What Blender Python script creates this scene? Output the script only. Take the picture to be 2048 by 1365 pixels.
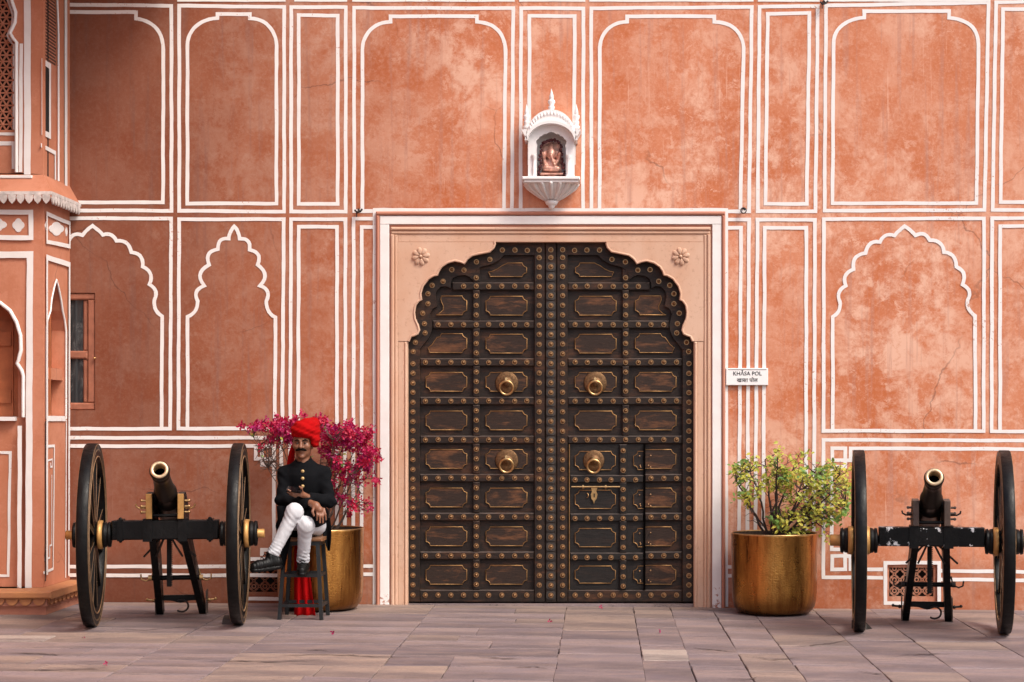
import bpy, bmesh, math, random
import numpy as np
from mathutils import Vector, Matrix
for o in list(bpy.data.objects): bpy.data.objects.remove(o)
scene = bpy.context.scene
R = math.radians
rng = random.Random(7)
# ------------------------------------------------------------------ camera, sky, sun
F_PX, HX, HY, SC = 3500.0, 1200.0, 845.0, 225.0
D0 = F_PX / SC                       # metres from the camera to the wall plane (y = 0)
CX, CZ = (HX - 1024) / SC, (1210 - HY) / SC
cam_d = bpy.data.cameras.new('camera'); cam = bpy.data.objects.new('camera', cam_d)
scene.collection.objects.link(cam); scene.camera = cam
cam.location = (CX, -D0, CZ); cam.rotation_euler = (R(90), 0, 0)
cam_d.sensor_width = 36; cam_d.lens = F_PX / 2048 * 36
cam_d.shift_x = -(HX - 1024) / 2048; cam_d.shift_y = (HY - 682.5) / 2048
cam_d.clip_end = 500
world = bpy.data.worlds.new('World'); scene.world = world; world.use_nodes = True
wn = world.node_tree; wn.nodes.clear()
wo = wn.nodes.new('ShaderNodeOutputWorld'); wb = wn.nodes.new('ShaderNodeBackground'); sk = wn.nodes.new('ShaderNodeTexSky')
SUN_EL, SUN_AZ = R(50), R(48)        # azimuth measured from the wall's outward normal towards +X
sk.sky_type = 'NISHITA'; sk.sun_disc = False; sk.sun_elevation = SUN_EL; sk.sun_rotation = R(180) - SUN_AZ
sk.air_density = 1.0; sk.dust_density = 4.0; sk.ozone_density = 1.0
wb.inputs['Strength'].default_value = 0.125
wn.links.new(sk.outputs[0], wb.inputs[0]); wn.links.new(wb.outputs[0], wo.inputs[0])
sd = bpy.data.lights.new('sun', 'SUN'); sun = bpy.data.objects.new('sun', sd); scene.collection.objects.link(sun)
sd.energy = 1.45; sd.angle = R(20); sd.color = (1, .93, .84)
sv = Vector((math.cos(SUN_EL) * math.sin(SUN_AZ), -math.cos(SUN_EL) * math.cos(SUN_AZ), math.sin(SUN_EL)))
sun.rotation_euler = sv.to_track_quat('Z', 'Y').to_euler(); sun.location = (6, -8, 12)
scene.view_settings.view_transform = 'Standard'; scene.view_settings.look = 'None'
scene.view_settings.exposure = 0.85; scene.view_settings.gamma = 1
scene.view_settings.use_curve_mapping = False
# ------------------------------------------------------------------ helpers
def WX(px): return (px - 1024) / SC
def WZ(py): return (1210 - py) / SC
def W(px, py): return (WX(px), WZ(py))
def P(px, py, y):
    d = D0 + y
    return Vector((CX + (px - HX) * d / F_PX, y, CZ - (py - HY) * d / F_PX))
def G(x, y): return -.005 - .009 * x + .004 * y
def ground_px(px, py):
    a, b = (py - HY) / F_PX, (px - HX) / F_PX
    d = (CZ + .005 + .009 * CX + .004 * D0) / (a - .009 * b + .004)
    return Vector((CX + b * d, d - D0, CZ - a * d))
coll = scene.collection
def tag(o, label=None, cat=None, group=None, kind=None):
    if label: o['label'] = label
    if cat: o['category'] = cat
    if group: o['group'] = group
    if kind: o['kind'] = kind
    return o
def empty(name, loc=(0, 0, 0), label=None, cat=None, group=None, rz=0):
    o = bpy.data.objects.new(name, None); coll.objects.link(o); o.location = loc; o.rotation_euler = (0, 0, rz)
    o.empty_display_size = .1
    return tag(o, label, cat, group)
class Plane:                          # (u, z, w) -> world, w = out of the surface
    def __init__(s, f): s.f = f
    def __call__(s, u, z, w): return s.f(u, z, w)
WALL = Plane(lambda u, z, w: (u, -w, z))
def front(y0): return Plane(lambda u, z, w: (u, y0 - w, z))
def side(x0): return Plane(lambda u, z, w: (x0 + w, u, z))
class MB:
    def __init__(s): s.v = []; s.f = []; s.sm = []
    def add(s, vs, fs, smooth=False):
        b = len(s.v); s.v += [tuple(p) for p in vs]; s.f += [tuple(i + b for i in f) for f in fs]; s.sm += [smooth] * len(fs); return s
    def box(s, x0, x1, y0, y1, z0, z1):
        vs = [(x, y, z) for x in (x0, x1) for y in (y0, y1) for z in (z0, z1)]
        return s.add(vs, [(0, 1, 3, 2), (4, 6, 7, 5), (0, 4, 5, 1), (2, 3, 7, 6), (0, 2, 6, 4), (1, 5, 7, 3)])
    def obox(s, c, hx, hy, hz):       # oriented box from half-axis vectors
        c = Vector(c); hx, hy, hz = Vector(hx), Vector(hy), Vector(hz)
        vs = [c + hx * i + hy * j + hz * k for i in (-1, 1) for j in (-1, 1) for k in (-1, 1)]
        return s.add(vs, [(0, 1, 3, 2), (4, 6, 7, 5), (0, 4, 5, 1), (2, 3, 7, 6), (0, 2, 6, 4), (1, 5, 7, 3)])
    def beam(s, a, b, w, h, up=(0, 0, 1)):
        a, b = Vector(a), Vector(b); d = b - a; L = d.length; d.normalize(); up = Vector(up)
        x = d.cross(up).normalized(); z = x.cross(d).normalized()
        return s.obox((a + b) / 2, x * w / 2, d * L / 2, z * h / 2)
    def cbox(s, u0, u1, z0, z1, w0, w1, c, pl=WALL):      # block with a chamfered front face
        c = min(c, (u1 - u0) * .45, (z1 - z0) * .45)
        vs = [pl(u, z, w0) for u, z in ((u0, z0), (u1, z0), (u1, z1), (u0, z1))]
        vs += [pl(u, z, w1 - c) for u, z in ((u0, z0), (u1, z0), (u1, z1), (u0, z1))]
        vs += [pl(u, z, w1) for u, z in ((u0 + c, z0 + c), (u1 - c, z0 + c), (u1 - c, z1 - c), (u0 + c, z1 - c))]
        fs = [(0, 3, 2, 1), (8, 9, 10, 11)]
        for k in (0, 4):
            for i in range(4):
                j = (i + 1) % 4; fs.append((k + i, k + j, k + 4 + j, k + 4 + i))
        return s.add(vs, fs)
    def prism(s, pts, w0, w1, pl=WALL):
        n = len(pts)
        vs = [pl(u, z, w0) for u, z in pts] + [pl(u, z, w1) for u, z in pts]
        fs = [tuple(range(n))[::-1], tuple(range(n, 2 * n))] + [(i, (i + 1) % n, n + (i + 1) % n, n + i) for i in range(n)]
        return s.add(vs, fs)
    def stroke(s, pts, width, w=.003, pl=WALL, closed=False, jit=.0014, step=.08):
        q = []; n = len(pts); r2 = random.Random(int(abs(pts[0][0] * 991 + pts[-1][1] * 577)) + n)
        segs = n if closed else n - 1
        for i in range(segs):
            a, b = Vector(pts[i]), Vector(pts[(i + 1) % n]); m = max(1, int((b - a).length / step))
            for k in range(m): q.append((a.lerp(b, k / m), k > 0))
        if not closed: q.append((Vector(pts[-1]), False))
        m = len(q); L, Rr = [], []; ph = r2.random() * 9
        for i in range(m):
            p = q[i][0]
            pa = q[(i - 1) % m][0] if (closed or i > 0) else None
            pb = q[(i + 1) % m][0] if (closed or i < m - 1) else None
            d1 = (p - pa).normalized() if pa is not None else (pb - p).normalized()
            d2 = (pb - p).normalized() if pb is not None else d1
            n1, n2 = Vector((-d1.y, d1.x)), Vector((-d2.y, d2.x)); nn = n1 + n2
            if nn.length < 1e-4: nn = n1
            nn.normalize(); k = 1 / max(.35, nn.dot(n1))
            j1 = r2.uniform(-1, 1) * jit; j2 = r2.uniform(-1, 1) * jit; dr = math.sin(i * .7 + ph) * jit
            L.append(p + nn * ((width / 2 + j1) * k + dr)); Rr.append(p - nn * ((width / 2 + j2) * k - dr))
        vs = [pl(a.x, a.y, w) for a in L] + [pl(a.x, a.y, w) for a in Rr]
        fs = [(i, (i + 1) % m, m + (i + 1) % m, m + i) for i in range(m if closed else m - 1)]
        return s.add(vs, fs)
    def tube(s, path, rad, n=8, closed=False, cap=True, smooth=True):
        path = [Vector(p) for p in path]; m = len(path)
        if not hasattr(rad, '__len__'): rad = [rad] * m
        vs, fs = [], []; prev = None
        for i, p in enumerate(path):
            if closed: t = path[(i + 1) % m] - path[(i - 1) % m]
            else: t = path[min(i + 1, m - 1)] - path[max(i - 1, 0)]
            t = t.normalized() if t.length > 1e-9 else Vector((0, 0, 1))
            if prev is None:
                up = Vector((0, 0, 1)) if abs(t.z) < .9 else Vector((1, 0, 0)); x = t.cross(up).normalized()
            else:
                x = prev - t * prev.dot(t); x = x.normalized() if x.length > 1e-6 else t.orthogonal().normalized()
            prev = x; y = t.cross(x)
            for k in range(n):
                a = 2 * math.pi * (k + .5) / n; vs.append(p + (x * math.cos(a) + y * math.sin(a)) * rad[i])
        for i in range(m if closed else m - 1):
            for k in range(n):
                a, b = i * n + k, i * n + (k + 1) % n; c = ((i + 1) % m) * n
                fs.append((a, b, c + (k + 1) % n, c + k))
        s.add(vs, fs, smooth)
        if cap and not closed: s.add(vs[:n], [tuple(range(n))[::-1]]); s.add(vs[-n:], [tuple(range(n))])
        return s
    def lathe(s, prof, origin=(0, 0, 0), axis=(0, 0, 1), n=24, smooth=True):   # prof: (radius, height)
        ax = Vector(axis).normalized(); x = ax.orthogonal().normalized(); y = ax.cross(x); o = Vector(origin)
        vs, fs = [], []
        for r, h in prof:
            for k in range(n):
                a = 2 * math.pi * k / n; vs.append(o + ax * h + (x * math.cos(a) + y * math.sin(a)) * max(r, 1e-4))
        for i in range(len(prof) - 1):
            for k in range(n):
                fs.append((i * n + k, i * n + (k + 1) % n, (i + 1) * n + (k + 1) % n, (i + 1) * n + k))
        return s.add(vs, fs, smooth)
    def ball(s, c, r, n=10, sc=(1, 1, 1)):
        c = Vector(c); vs, fs = [], []; m = n // 2 + 1
        for i in range(m + 1):
            t = math.pi * i / m
            for k in range(n):
                a = 2 * math.pi * k / n
                vs.append(c + Vector((math.sin(t) * math.cos(a) * sc[0], math.sin(t) * math.sin(a) * sc[1], math.cos(t) * sc[2])) * r)
        for i in range(m):
            for k in range(n): fs.append((i * n + k, (i + 1) * n + k, (i + 1) * n + (k + 1) % n, i * n + (k + 1) % n))
        return s.add(vs, fs, True)
    def mesh(s, name):
        me = bpy.data.meshes.new(name); me.from_pydata(s.v, [], s.f)
        me.polygons.foreach_set('use_smooth', s.sm)
        bm = bmesh.new(); bm.from_mesh(me); bmesh.ops.recalc_face_normals(bm, faces=bm.faces); bm.to_mesh(me); bm.free()
        me.update(); return me
    def build(s, name, mat, parent=None, **kw):
        return link(name, s.mesh(name), mat, parent, **kw)
def link(name, me, mat, parent=None, label=None, cat=None, group=None, kind=None, loc=None):
    if mat is not None and not me.materials: me.materials.append(mat)
    o = bpy.data.objects.new(name, me); coll.objects.link(o)
    if parent is not None: o.parent = parent
    if loc is not None: o.location = loc
    return tag(o, label, cat, group, kind)
def wall_holes(mb, u0, u1, z0, z1, holes, pl=WALL, depth=.3, step=None):
    us = sorted({u0, u1} | {h[0] for h in holes} | {h[1] for h in holes}); zs = sorted({z0, z1} | {h[2] for h in holes} | {h[3] for h in holes})
    for i in range(len(us) - 1):
        for j in range(len(zs) - 1):
            a, b, c, d = us[i], us[i + 1], zs[j], zs[j + 1]; m, n = (a + b) / 2, (c + d) / 2
            if any(h[0] < m < h[1] and h[2] < n < h[3] for h in holes): continue
            mb.add([pl(a, c, 0), pl(b, c, 0), pl(b, d, 0), pl(a, d, 0)], [(0, 1, 2, 3)])
    for a, b, c, d in holes:
        vs = [pl(u, z, w) for w in (0, -depth) for u, z in ((a, c), (b, c), (b, d), (a, d))]
        mb.add(vs, [(i, (i + 1) % 4, 4 + (i + 1) % 4, 4 + i) for i in range(4)] + [(4, 5, 6, 7)])
    # back and rim so that the wall is a solid slab
    vs = [pl(u, z, w) for w in (0, -depth - .2) for u, z in ((u0, z0), (u1, z0), (u1, z1), (u0, z1))]
    mb.add(vs, [(i, (i + 1) % 4, 4 + (i + 1) % 4, 4 + i) for i in range(4)] + [(4, 5, 6, 7)])
    return mb
# ------------------------------------------------------------------ signed distance meshing (figure, cloth)
def cap(p, a, b, ra, rb):
    a, b = np.array(a, float), np.array(b, float); d = b - a
    t = np.clip(((p - a) @ d) / max(d @ d, 1e-12), 0, 1)
    return np.linalg.norm(p - a - t[:, None] * d, axis=1) - (ra + t * (rb - ra))
def ell(p, c, r, rot=None):
    q = p - np.array(c, float)
    if rot is not None: q = q @ np.array(rot)
    r = np.array(r, float); k0 = np.linalg.norm(q / r, axis=1); k1 = np.linalg.norm(q / (r * r), axis=1)
    return k0 * (k0 - 1) / np.maximum(k1, 1e-9)
def smin(a, b, k):
    h = np.clip(.5 + .5 * (b - a) / k, 0, 1); return b * (1 - h) + a * h - k * h * (1 - h)
def sunion(ds, k):
    r = ds[0]
    for d in ds[1:]: r = smin(r, d, k)
    return r
def sdf_mesh(f, lo, hi, h, name):
    lo = np.array(lo, float); hi = np.array(hi, float); n = np.ceil((hi - lo) / h).astype(int) + 1
    B = 16; val = np.full(tuple(n), 1.0, np.float32)
    for i in range(0, n[0], B):
        for j in range(0, n[1], B):
            for k in range(0, n[2], B):
                e = np.minimum((i + B, j + B, k + B), n); s0 = np.array((i, j, k))
                c = lo + h * (s0 + e - 1) / 2; rad = h * np.linalg.norm(e - s0) / 2
                d = f(c[None, :])[0]
                if abs(d) > rad * 1.6 + .02: val[i:e[0], j:e[1], k:e[2]] = d; continue
                g = np.stack(np.meshgrid(*[lo[m] + h * np.arange(s0[m], e[m]) for m in range(3)], indexing='ij'), -1)
                val[i:e[0], j:e[1], k:e[2]] = f(g.reshape(-1, 3)).reshape(g.shape[:3])
    val[0], val[-1], val[:, 0], val[:, -1], val[:, :, 0], val[:, :, -1] = (np.maximum(x, 1e-3) for x in (val[0], val[-1], val[:, 0], val[:, -1], val[:, :, 0], val[:, :, -1]))
    ins = val < 0; c8 = [(a, b, c) for a in (0, 1) for b in (0, 1) for c in (0, 1)]
    sl = lambda a, o: a[o[0]:a.shape[0] - 1 + o[0], o[1]:a.shape[1] - 1 + o[1], o[2]:a.shape[2] - 1 + o[2]]
    cnt = sum(sl(ins, o).astype(np.int8) for o in c8); act = (cnt > 0) & (cnt < 8)
    ids = np.argwhere(act); idx = -np.ones(act.shape, int); idx[tuple(ids.T)] = np.arange(len(ids))
    sm = np.zeros((len(ids), 3)); ct = np.zeros(len(ids))
    for a in range(8):
        for ax in range(3):
            oa = np.array(c8[a])
            if oa[ax]: continue
            ob = oa.copy(); ob[ax] = 1
            va = val[tuple((ids + oa).T)]; vb = val[tuple((ids + ob).T)]; m = (va < 0) != (vb < 0)
            t = np.where(m, va / np.where(m, va - vb, 1), 0)
            pos = ids + oa + (ob - oa) * t[:, None]; sm[m] += pos[m]; ct += m
    verts = lo + h * sm / ct[:, None]; faces = []
    for ax in range(3):
        o2 = [0, 0, 0]; o2[ax] = 1
        lo_s = [slice(0, val.shape[m] - (1 if m == ax else 0)) for m in range(3)]; hi_s = [slice(1 if m == ax else 0, None) for m in range(3)]
        ed = np.argwhere(ins[tuple(lo_s)] != ins[tuple(hi_s)])
        b, c = [m for m in range(3) if m != ax]
        ok = (ed[:, b] > 0) & (ed[:, c] > 0) & (ed[:, b] < act.shape[b]) & (ed[:, c] < act.shape[c]); ed = ed[ok]
        q = []
        for db, dc in ((-1, -1), (0, -1), (0, 0), (-1, 0)):
            e = ed.copy(); e[:, b] += db; e[:, c] += dc; q.append(idx[tuple(e.T)])
        faces.append(np.stack(q, 1))
    faces = np.concatenate(faces); faces = faces[(faces >= 0).all(1)]
    me = bpy.data.meshes.new(name); me.from_pydata(verts.tolist(), [], faces.tolist())
    bm = bmesh.new(); bm.from_mesh(me); bmesh.ops.recalc_face_normals(bm, faces=bm.faces)
    bmesh.ops.smooth_vert(bm, verts=bm.verts, factor=.5, use_axis_x=True, use_axis_y=True, use_axis_z=True)
    bm.to_mesh(me); bm.free()
    me.polygons.foreach_set('use_smooth', [True] * len(me.polygons)); return me
# ------------------------------------------------------------------ materials
class MT:
    def __init__(s, name):
        s.m = bpy.data.materials.new(name); s.m.use_nodes = True; s.t = s.m.node_tree
        s.b = s.t.nodes['Principled BSDF']; s.c = s.t.nodes.new('ShaderNodeTexCoord').outputs['Object']
    def n(s, ty, **kw):
        nd = s.t.nodes.new(ty)
        for k, v in kw.items(): setattr(nd, k, v)
        return nd
    def lk(s, a, b): s.t.links.new(a, b)
    def mapping(s, scale, loc=(0, 0, 0), src=None):
        m = s.n('ShaderNodeMapping'); m.inputs['Scale'].default_value = scale; m.inputs['Location'].default_value = loc
        s.lk(src or s.c, m.inputs[0]); return m.outputs[0]
    def noise(s, scale, detail=4, rough=.55, vec=None, dist=0):
        nd = s.n('ShaderNodeTexNoise'); nd.inputs['Scale'].default_value = scale; nd.inputs['Detail'].default_value = detail
        nd.inputs['Roughness'].default_value = rough; nd.inputs['Distortion'].default_value = dist
        s.lk(vec or s.c, nd.inputs['Vector']); return nd.outputs['Fac']
    def ramp(s, fac, stops, interp='LINEAR'):
        r = s.n('ShaderNodeValToRGB'); r.color_ramp.interpolation = interp; e = r.color_ramp.elements
        while len(e) < len(stops): e.new(.5)
        for k, (p, c) in enumerate(stops):
            e[k].position = p; e[k].color = (c, c, c, 1) if not hasattr(c, '__len__') else (*c[:3], 1)
        s.lk(fac, r.inputs[0]); return r.outputs[0]
    def mix(s, fac, a, b, blend='MIX'):
        m = s.n('ShaderNodeMix', data_type='RGBA', blend_type=blend)
        for sock, v in ((m.inputs[0], fac), (m.inputs[6], a), (m.inputs[7], b)):
            if hasattr(v, 'is_output'): s.lk(v, sock)
            elif hasattr(v, '__len__'): sock.default_value = (*v[:3], 1)
            else: sock.default_value = v
        return m.outputs[2]
    def math(s, op, a, b=None):
        m = s.n('ShaderNodeMath', operation=op)
        for k, v in ((0, a), (1, b)):
            if v is None: continue
            if hasattr(v, 'is_output'): s.lk(v, m.inputs[k])
            else: m.inputs[k].default_value = v
        return m.outputs[0]
    def sep(s, ch):
        x = s.n('ShaderNodeSeparateXYZ'); s.lk(s.c, x.inputs[0]); return x.outputs[ch]
    def rand(s):
        return s.n('ShaderNodeObjectInfo').outputs['Random']
    def bump(s, h, strength=.3, dist=.01):
        b = s.n('ShaderNodeBump'); b.inputs['Strength'].default_value = strength; b.inputs['Distance'].default_value = dist
        s.lk(h, b.inputs['Height']); s.lk(b.outputs[0], s.b.inputs['Normal'])
    def out(s, col, rough=.7, metal=0, **kw):
        for key, v in (('Base Color', col), ('Roughness', rough), ('Metallic', metal), *kw.items()):
            i = s.b.inputs[key]
            if hasattr(v, 'is_output'): s.lk(v, i)
            elif key == 'Base Color': i.default_value = (*v[:3], 1)
            else: i.default_value = v
        return s.m
def simple(name, col, rough=.6, metal=0, var=.18, scale=9, bump=0, **kw):
    t = MT(name); n = t.noise(scale, 5)
    c = t.mix(t.ramp(n, [(.3, 0), (.7, 1)]), tuple(x * (1 - var) for x in col), tuple(min(1, x * (1 + var)) for x in col))
    if bump: t.bump(t.noise(scale * 6, 4), bump, .004)
    return t.out(c, rough, metal, **kw)
M = {}
def plaster(name, deep, mid, pale, dark, streak=.5, grime=True, aged=False):
    t = MT(name)
    big = t.noise(.8, 8, .6, dist=.2); med = t.noise(2.4, 12, .74, dist=.25); fine = t.noise(30, 6, .7)
    cluster = t.ramp(t.noise(.75, 3, .5, t.mapping((1, 1, 1), (3, 9, 4))), [(.36, .25), (.62, 1)])       # bays weathered more than others
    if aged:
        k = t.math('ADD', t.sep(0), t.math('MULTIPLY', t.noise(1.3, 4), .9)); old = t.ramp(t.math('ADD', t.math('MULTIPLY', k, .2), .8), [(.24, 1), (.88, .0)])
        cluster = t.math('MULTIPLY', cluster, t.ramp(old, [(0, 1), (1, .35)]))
    c = t.mix(t.ramp(big, [(.38, 0), (.58, 1)]), deep, mid)
    c = t.mix(t.math('MULTIPLY', t.ramp(med, [(.455, 0), (.56, 1)]), cluster), c, pale)
    blot = t.noise(1.5, 12, .76, t.mapping((1, 1, .8), (7, 3, 5)), .4); c = t.mix(t.math('MULTIPLY', t.ramp(blot, [(.495, 0), (.60, .9)]), cluster), c, deep)
    spl = t.noise(6.5, 12, .8, t.mapping((1, 1, 1.2), (2, 8, 1)), .3); c = t.mix(t.math('MULTIPLY', t.ramp(spl, [(.54, 0), (.60, .85)]), cluster), c, pale)
    st = t.noise(3.0, 7, .65, t.mapping((4.5, 1, .22)))
    c = t.mix(t.math('MULTIPLY', t.ramp(st, [(.53, 0), (.66, 1)]), streak), c, dark)
    drip = t.noise(8, 5, .6, t.mapping((6, 1, .12), (4, 4, 4))); c = t.mix(t.math('MULTIPLY', t.ramp(drip, [(.62, 0), (.68, .6)]), t.ramp(t.noise(.6, 2), [(.5, 0), (.6, 1)])), c, pale)
    c = t.mix(t.ramp(fine, [(.48, .0), (.72, .4)]), c, pale)
    sp = t.noise(11, 10, .8, dist=.3); c = t.mix(t.ramp(sp, [(.53, 0), (.64, .6)]), c, deep)
    v = t.n('ShaderNodeTexVoronoi', feature='DISTANCE_TO_EDGE'); v.inputs['Scale'].default_value = .75
    wob = t.n('ShaderNodeMix', data_type='VECTOR'); wob.inputs[0].default_value = .22
    nv = t.n('ShaderNodeTexNoise'); nv.inputs['Scale'].default_value = 2.6; nv.inputs['Detail'].default_value = 6; t.lk(t.c, nv.inputs['Vector'])
    t.lk(t.c, wob.inputs[4]); t.lk(nv.outputs['Color'], wob.inputs[5]); t.lk(wob.outputs[1], v.inputs['Vector'])
    crack = t.math('MULTIPLY', t.ramp(v.outputs['Distance'], [(0, 1), (.0022, 0)]), t.ramp(t.noise(.9, 2), [(.52, 0), (.6, .6)]))
    c = t.mix(crack, c, (.11, .035, .02))
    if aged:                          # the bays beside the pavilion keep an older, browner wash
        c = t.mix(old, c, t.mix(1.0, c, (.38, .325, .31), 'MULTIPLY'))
    if grime:
        g = t.math('ADD', t.sep(2), t.math('MULTIPLY', t.noise(2.2, 5), -.55))
        c = t.mix(t.ramp(g, [(-.2, .7), (.22, 0)]), c, t.mix(1.0, c, (.62, .55, .52), 'MULTIPLY'))
    t.bump(t.math('ADD', t.math('MULTIPLY', med, .5), t.math('MULTIPLY', fine, .25)), .22, .02)
    return t.out(c, .72)
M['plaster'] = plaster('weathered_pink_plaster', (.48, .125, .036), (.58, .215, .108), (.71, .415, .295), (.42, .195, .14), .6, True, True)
M['tower'] = plaster('orange_tower_plaster', (.46, .165, .085), (.50, .19, .105), (.54, .22, .13), (.44, .15, .075), .25, False)
def white_paint(name, chip):
    t = MT(name); c = t.mix(t.ramp(t.noise(6, 6, .65), [(.4, 0), (.75, .5)]), (.80, .775, .755), (.66, .60, .565))
    z = t.math('SUBTRACT', t.noise(26, 5, .7), t.math('MULTIPLY', t.sep(2), .5))
    if not chip: c = t.mix(t.ramp(t.math('MULTIPLY', t.noise(34, 6, .75), t.ramp(t.noise(1.4, 3), [(.3, .82), (.7, 1.08)])), [(.605, 0), (.63, .8)]), c, (.50, .235, .155))
    if chip: c = t.mix(t.ramp(z, [(.50, 0), (.53, 1)], 'CONSTANT'), c, (.40, .17, .11))
    t.bump(t.noise(60, 3), .1, .003); return t.out(c, .65)
M['white'] = white_paint('white_lime_paint', False); M['white_chip'] = white_paint('chipped_white_paint', True)
M['old_white'] = simple('greyed_whitewash', (.55, .49, .46), .75, 0, .3, 16, .3)
def stone(name, a, b, c3):
    t = MT(name); c = t.mix(t.ramp(t.noise(2.2, 6, .6, t.mapping((1, 1, .5))), [(.35, 0), (.65, 1)]), a, b)
    c = t.mix(t.ramp(t.noise(30, 6, .7), [(.56, 0), (.72, .6)]), c, c3)
    t.bump(t.noise(55, 4), .15, .004); return t.out(c, .62)
M['stone'] = stone('cream_sandstone', (.56, .325, .21), (.62, .41, .295), (.36, .19, .115))
M['redstone'] = stone('red_moulding', (.42, .17, .11), (.47, .20, .13), (.33, .12, .08))
M['marble'] = stone('whitewashed_stone', (.80, .78, .77), (.76, .735, .72), (.6, .56, .54))
M['ochre'] = stone('ochre_sandstone', (.46, .20, .075), (.38, .155, .075), (.26, .11, .06))
def wood(name, dark, warm, amt, sc=1.0):
    t = MT(name); g = t.noise(9, 7, .7, t.mapping((1.3 * sc, 6, 11 * sc))); w = t.noise(3.0, 8, .72, t.mapping((.8, 2, 3.2)), .3)
    c = t.mix(t.ramp(g, [(.35, 0), (.7, 1)]), tuple(x * .65 for x in dark), tuple(x * 1.5 for x in dark))
    k = t.math('MULTIPLY', t.ramp(w, [(.5, 0), (.68, 1)]), t.ramp(g, [(.3, .25), (.65, 1)]))
    c = t.mix(t.math('MULTIPLY', k, amt), c, warm)
    gn = t.n('ShaderNodeNewGeometry'); sx = t.n('ShaderNodeSeparateXYZ'); t.lk(gn.outputs['Normal'], sx.inputs[0])
    c = t.mix(t.math('MULTIPLY', t.ramp(sx.outputs[2], [(.35, 0), (.75, .55)]), t.ramp(t.noise(11, 5), [(.3, .3), (.7, 1)])), c, (.17, .13, .11))   # dust lying on ledges
    t.bump(g, .35, .006); return t.out(c, t.ramp(w, [(.3, .62), (.7, .45)]), 0, **{'Specular IOR Level': .3})
M['wood'] = wood('dark_gate_wood', (.016, .0095, .007), (.17, .065, .026), .5)
M['wood_panel'] = wood('worn_gate_panel', (.026, .0145, .010), (.26, .105, .042), .8)
M['wood_black'] = wood('black_wicket_wood', (.012, .010, .009), (.06, .03, .018), .35)
M['wood_stool'] = wood('stool_seat_wood', (.22, .10, .045), (.30, .15, .07), .5)
M['brass'] = simple('aged_brass', (.60, .38, .17), .34, 1, .25, 30)
M['stud'] = simple('brass_stud', (.40, .235, .12), .33, .9, .25, 40)
M['plate'] = simple('iron_cover_plate', (.05, .042, .037), .5, .4, .4, 30)
M['bead'] = simple('gold_beading', (.33, .185, .075), .45, .8, .4, 14)
M['muzzle'] = simple('pale_worn_brass', (.62, .47, .29), .4, .7, .25, 40)
M['bronze'] = simple('dull_bronze', (.155, .085, .040), .5, .8, .45, 60, .4)
M['gold'] = simple('gold_paint', (.50, .27, .085), .48, .45, .22, 22, .25)
M['tan'] = simple('worn_tan_lining', (.26, .15, .075), .6, 0, .35, 26)
M['iron'] = simple('dark_iron', (.035, .03, .028), .5, .6, .3, 30)
def black_paint(name, chips):
    t = MT(name); c = t.mix(t.ramp(t.noise(12, 6, .7), [(.4, 0), (.75, 1)]), (.0022, .0022, .0025), (.0075, .0070, .0070))
    if chips:
        z = t.sep(2); k = t.noise(16, 5, .7, t.mapping((1, 1, .55)))
        k = t.math('ADD', k, t.math('MULTIPLY', t.math('ABSOLUTE', t.math('SUBTRACT', z, .765)), 1.9))
        c = t.mix(t.ramp(k, [(.68, 0), (.70, 1)], 'CONSTANT'), c, (.62, .62, .63))
    t.bump(t.math('ADD', t.noise(35, 5, .7), t.noise(9, 4, .6)), .45, .006); return t.out(c, t.ramp(t.noise(7, 6, .7), [(.35, .25), (.65, .6)]), 0, **{'Specular IOR Level': .2})
M['black'] = black_paint('black_enamel', False); M['black_chip'] = black_paint('chipped_black_enamel', True)
M['gun'] = simple('bronzed_gunmetal', (.035, .026, .021), .36, .55, .35, 9, .15)
M['brownwood'] = simple('weathered_brown_timber', (.085, .055, .042), .6, 0, .35, 14, .3)
def hammered():
    t = MT('hammered_brass'); br = t.n('ShaderNodeTexVoronoi'); br.inputs['Scale'].default_value = 1
    cyl = t.n('ShaderNodeVectorMath', operation='MULTIPLY')
    x, y = t.sep(0), t.sep(1); ang = t.math('ARCTAN2', y, x)
    cb = t.n('ShaderNodeCombineXYZ'); t.lk(t.math('MULTIPLY', ang, 22), cb.inputs[0]); t.lk(t.math('MULTIPLY', t.sep(2), 75), cb.inputs[1])
    t.lk(cb.outputs[0], br.inputs['Vector']); br.inputs['Randomness'].default_value = .55
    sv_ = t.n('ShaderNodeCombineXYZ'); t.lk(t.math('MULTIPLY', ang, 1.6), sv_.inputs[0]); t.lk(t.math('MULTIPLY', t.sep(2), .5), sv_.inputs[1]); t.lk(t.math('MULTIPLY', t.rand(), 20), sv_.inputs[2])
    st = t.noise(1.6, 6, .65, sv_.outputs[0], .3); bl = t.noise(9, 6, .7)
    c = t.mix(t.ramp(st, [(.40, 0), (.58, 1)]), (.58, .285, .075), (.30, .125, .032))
    c = t.mix(t.ramp(st, [(.57, 0), (.63, .9)]), c, (.045, .02, .008))                    # dark vertical streaks painted in for reflections the surroundings lack
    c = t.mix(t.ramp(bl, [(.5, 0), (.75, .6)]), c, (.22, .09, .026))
    c = t.mix(t.ramp(t.sep(2), [(.0, .6), (.20, 0)]), c, (.13, .055, .02))
    t.bump(br.outputs['Distance'], .30, .007); return t.out(c, t.ramp(bl, [(.3, .24), (.7, .38)]), 1)
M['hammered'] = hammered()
M['soil'] = simple('dark_soil', (.045, .03, .02), .95, 0, .4, 40, .6)
M['bark'] = simple('twig_bark', (.10, .065, .05), .8, 0, .35, 30)
M['bark_dark'] = simple('dark_twig_bark', (.055, .035, .03), .8, 0, .35, 30)
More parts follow.
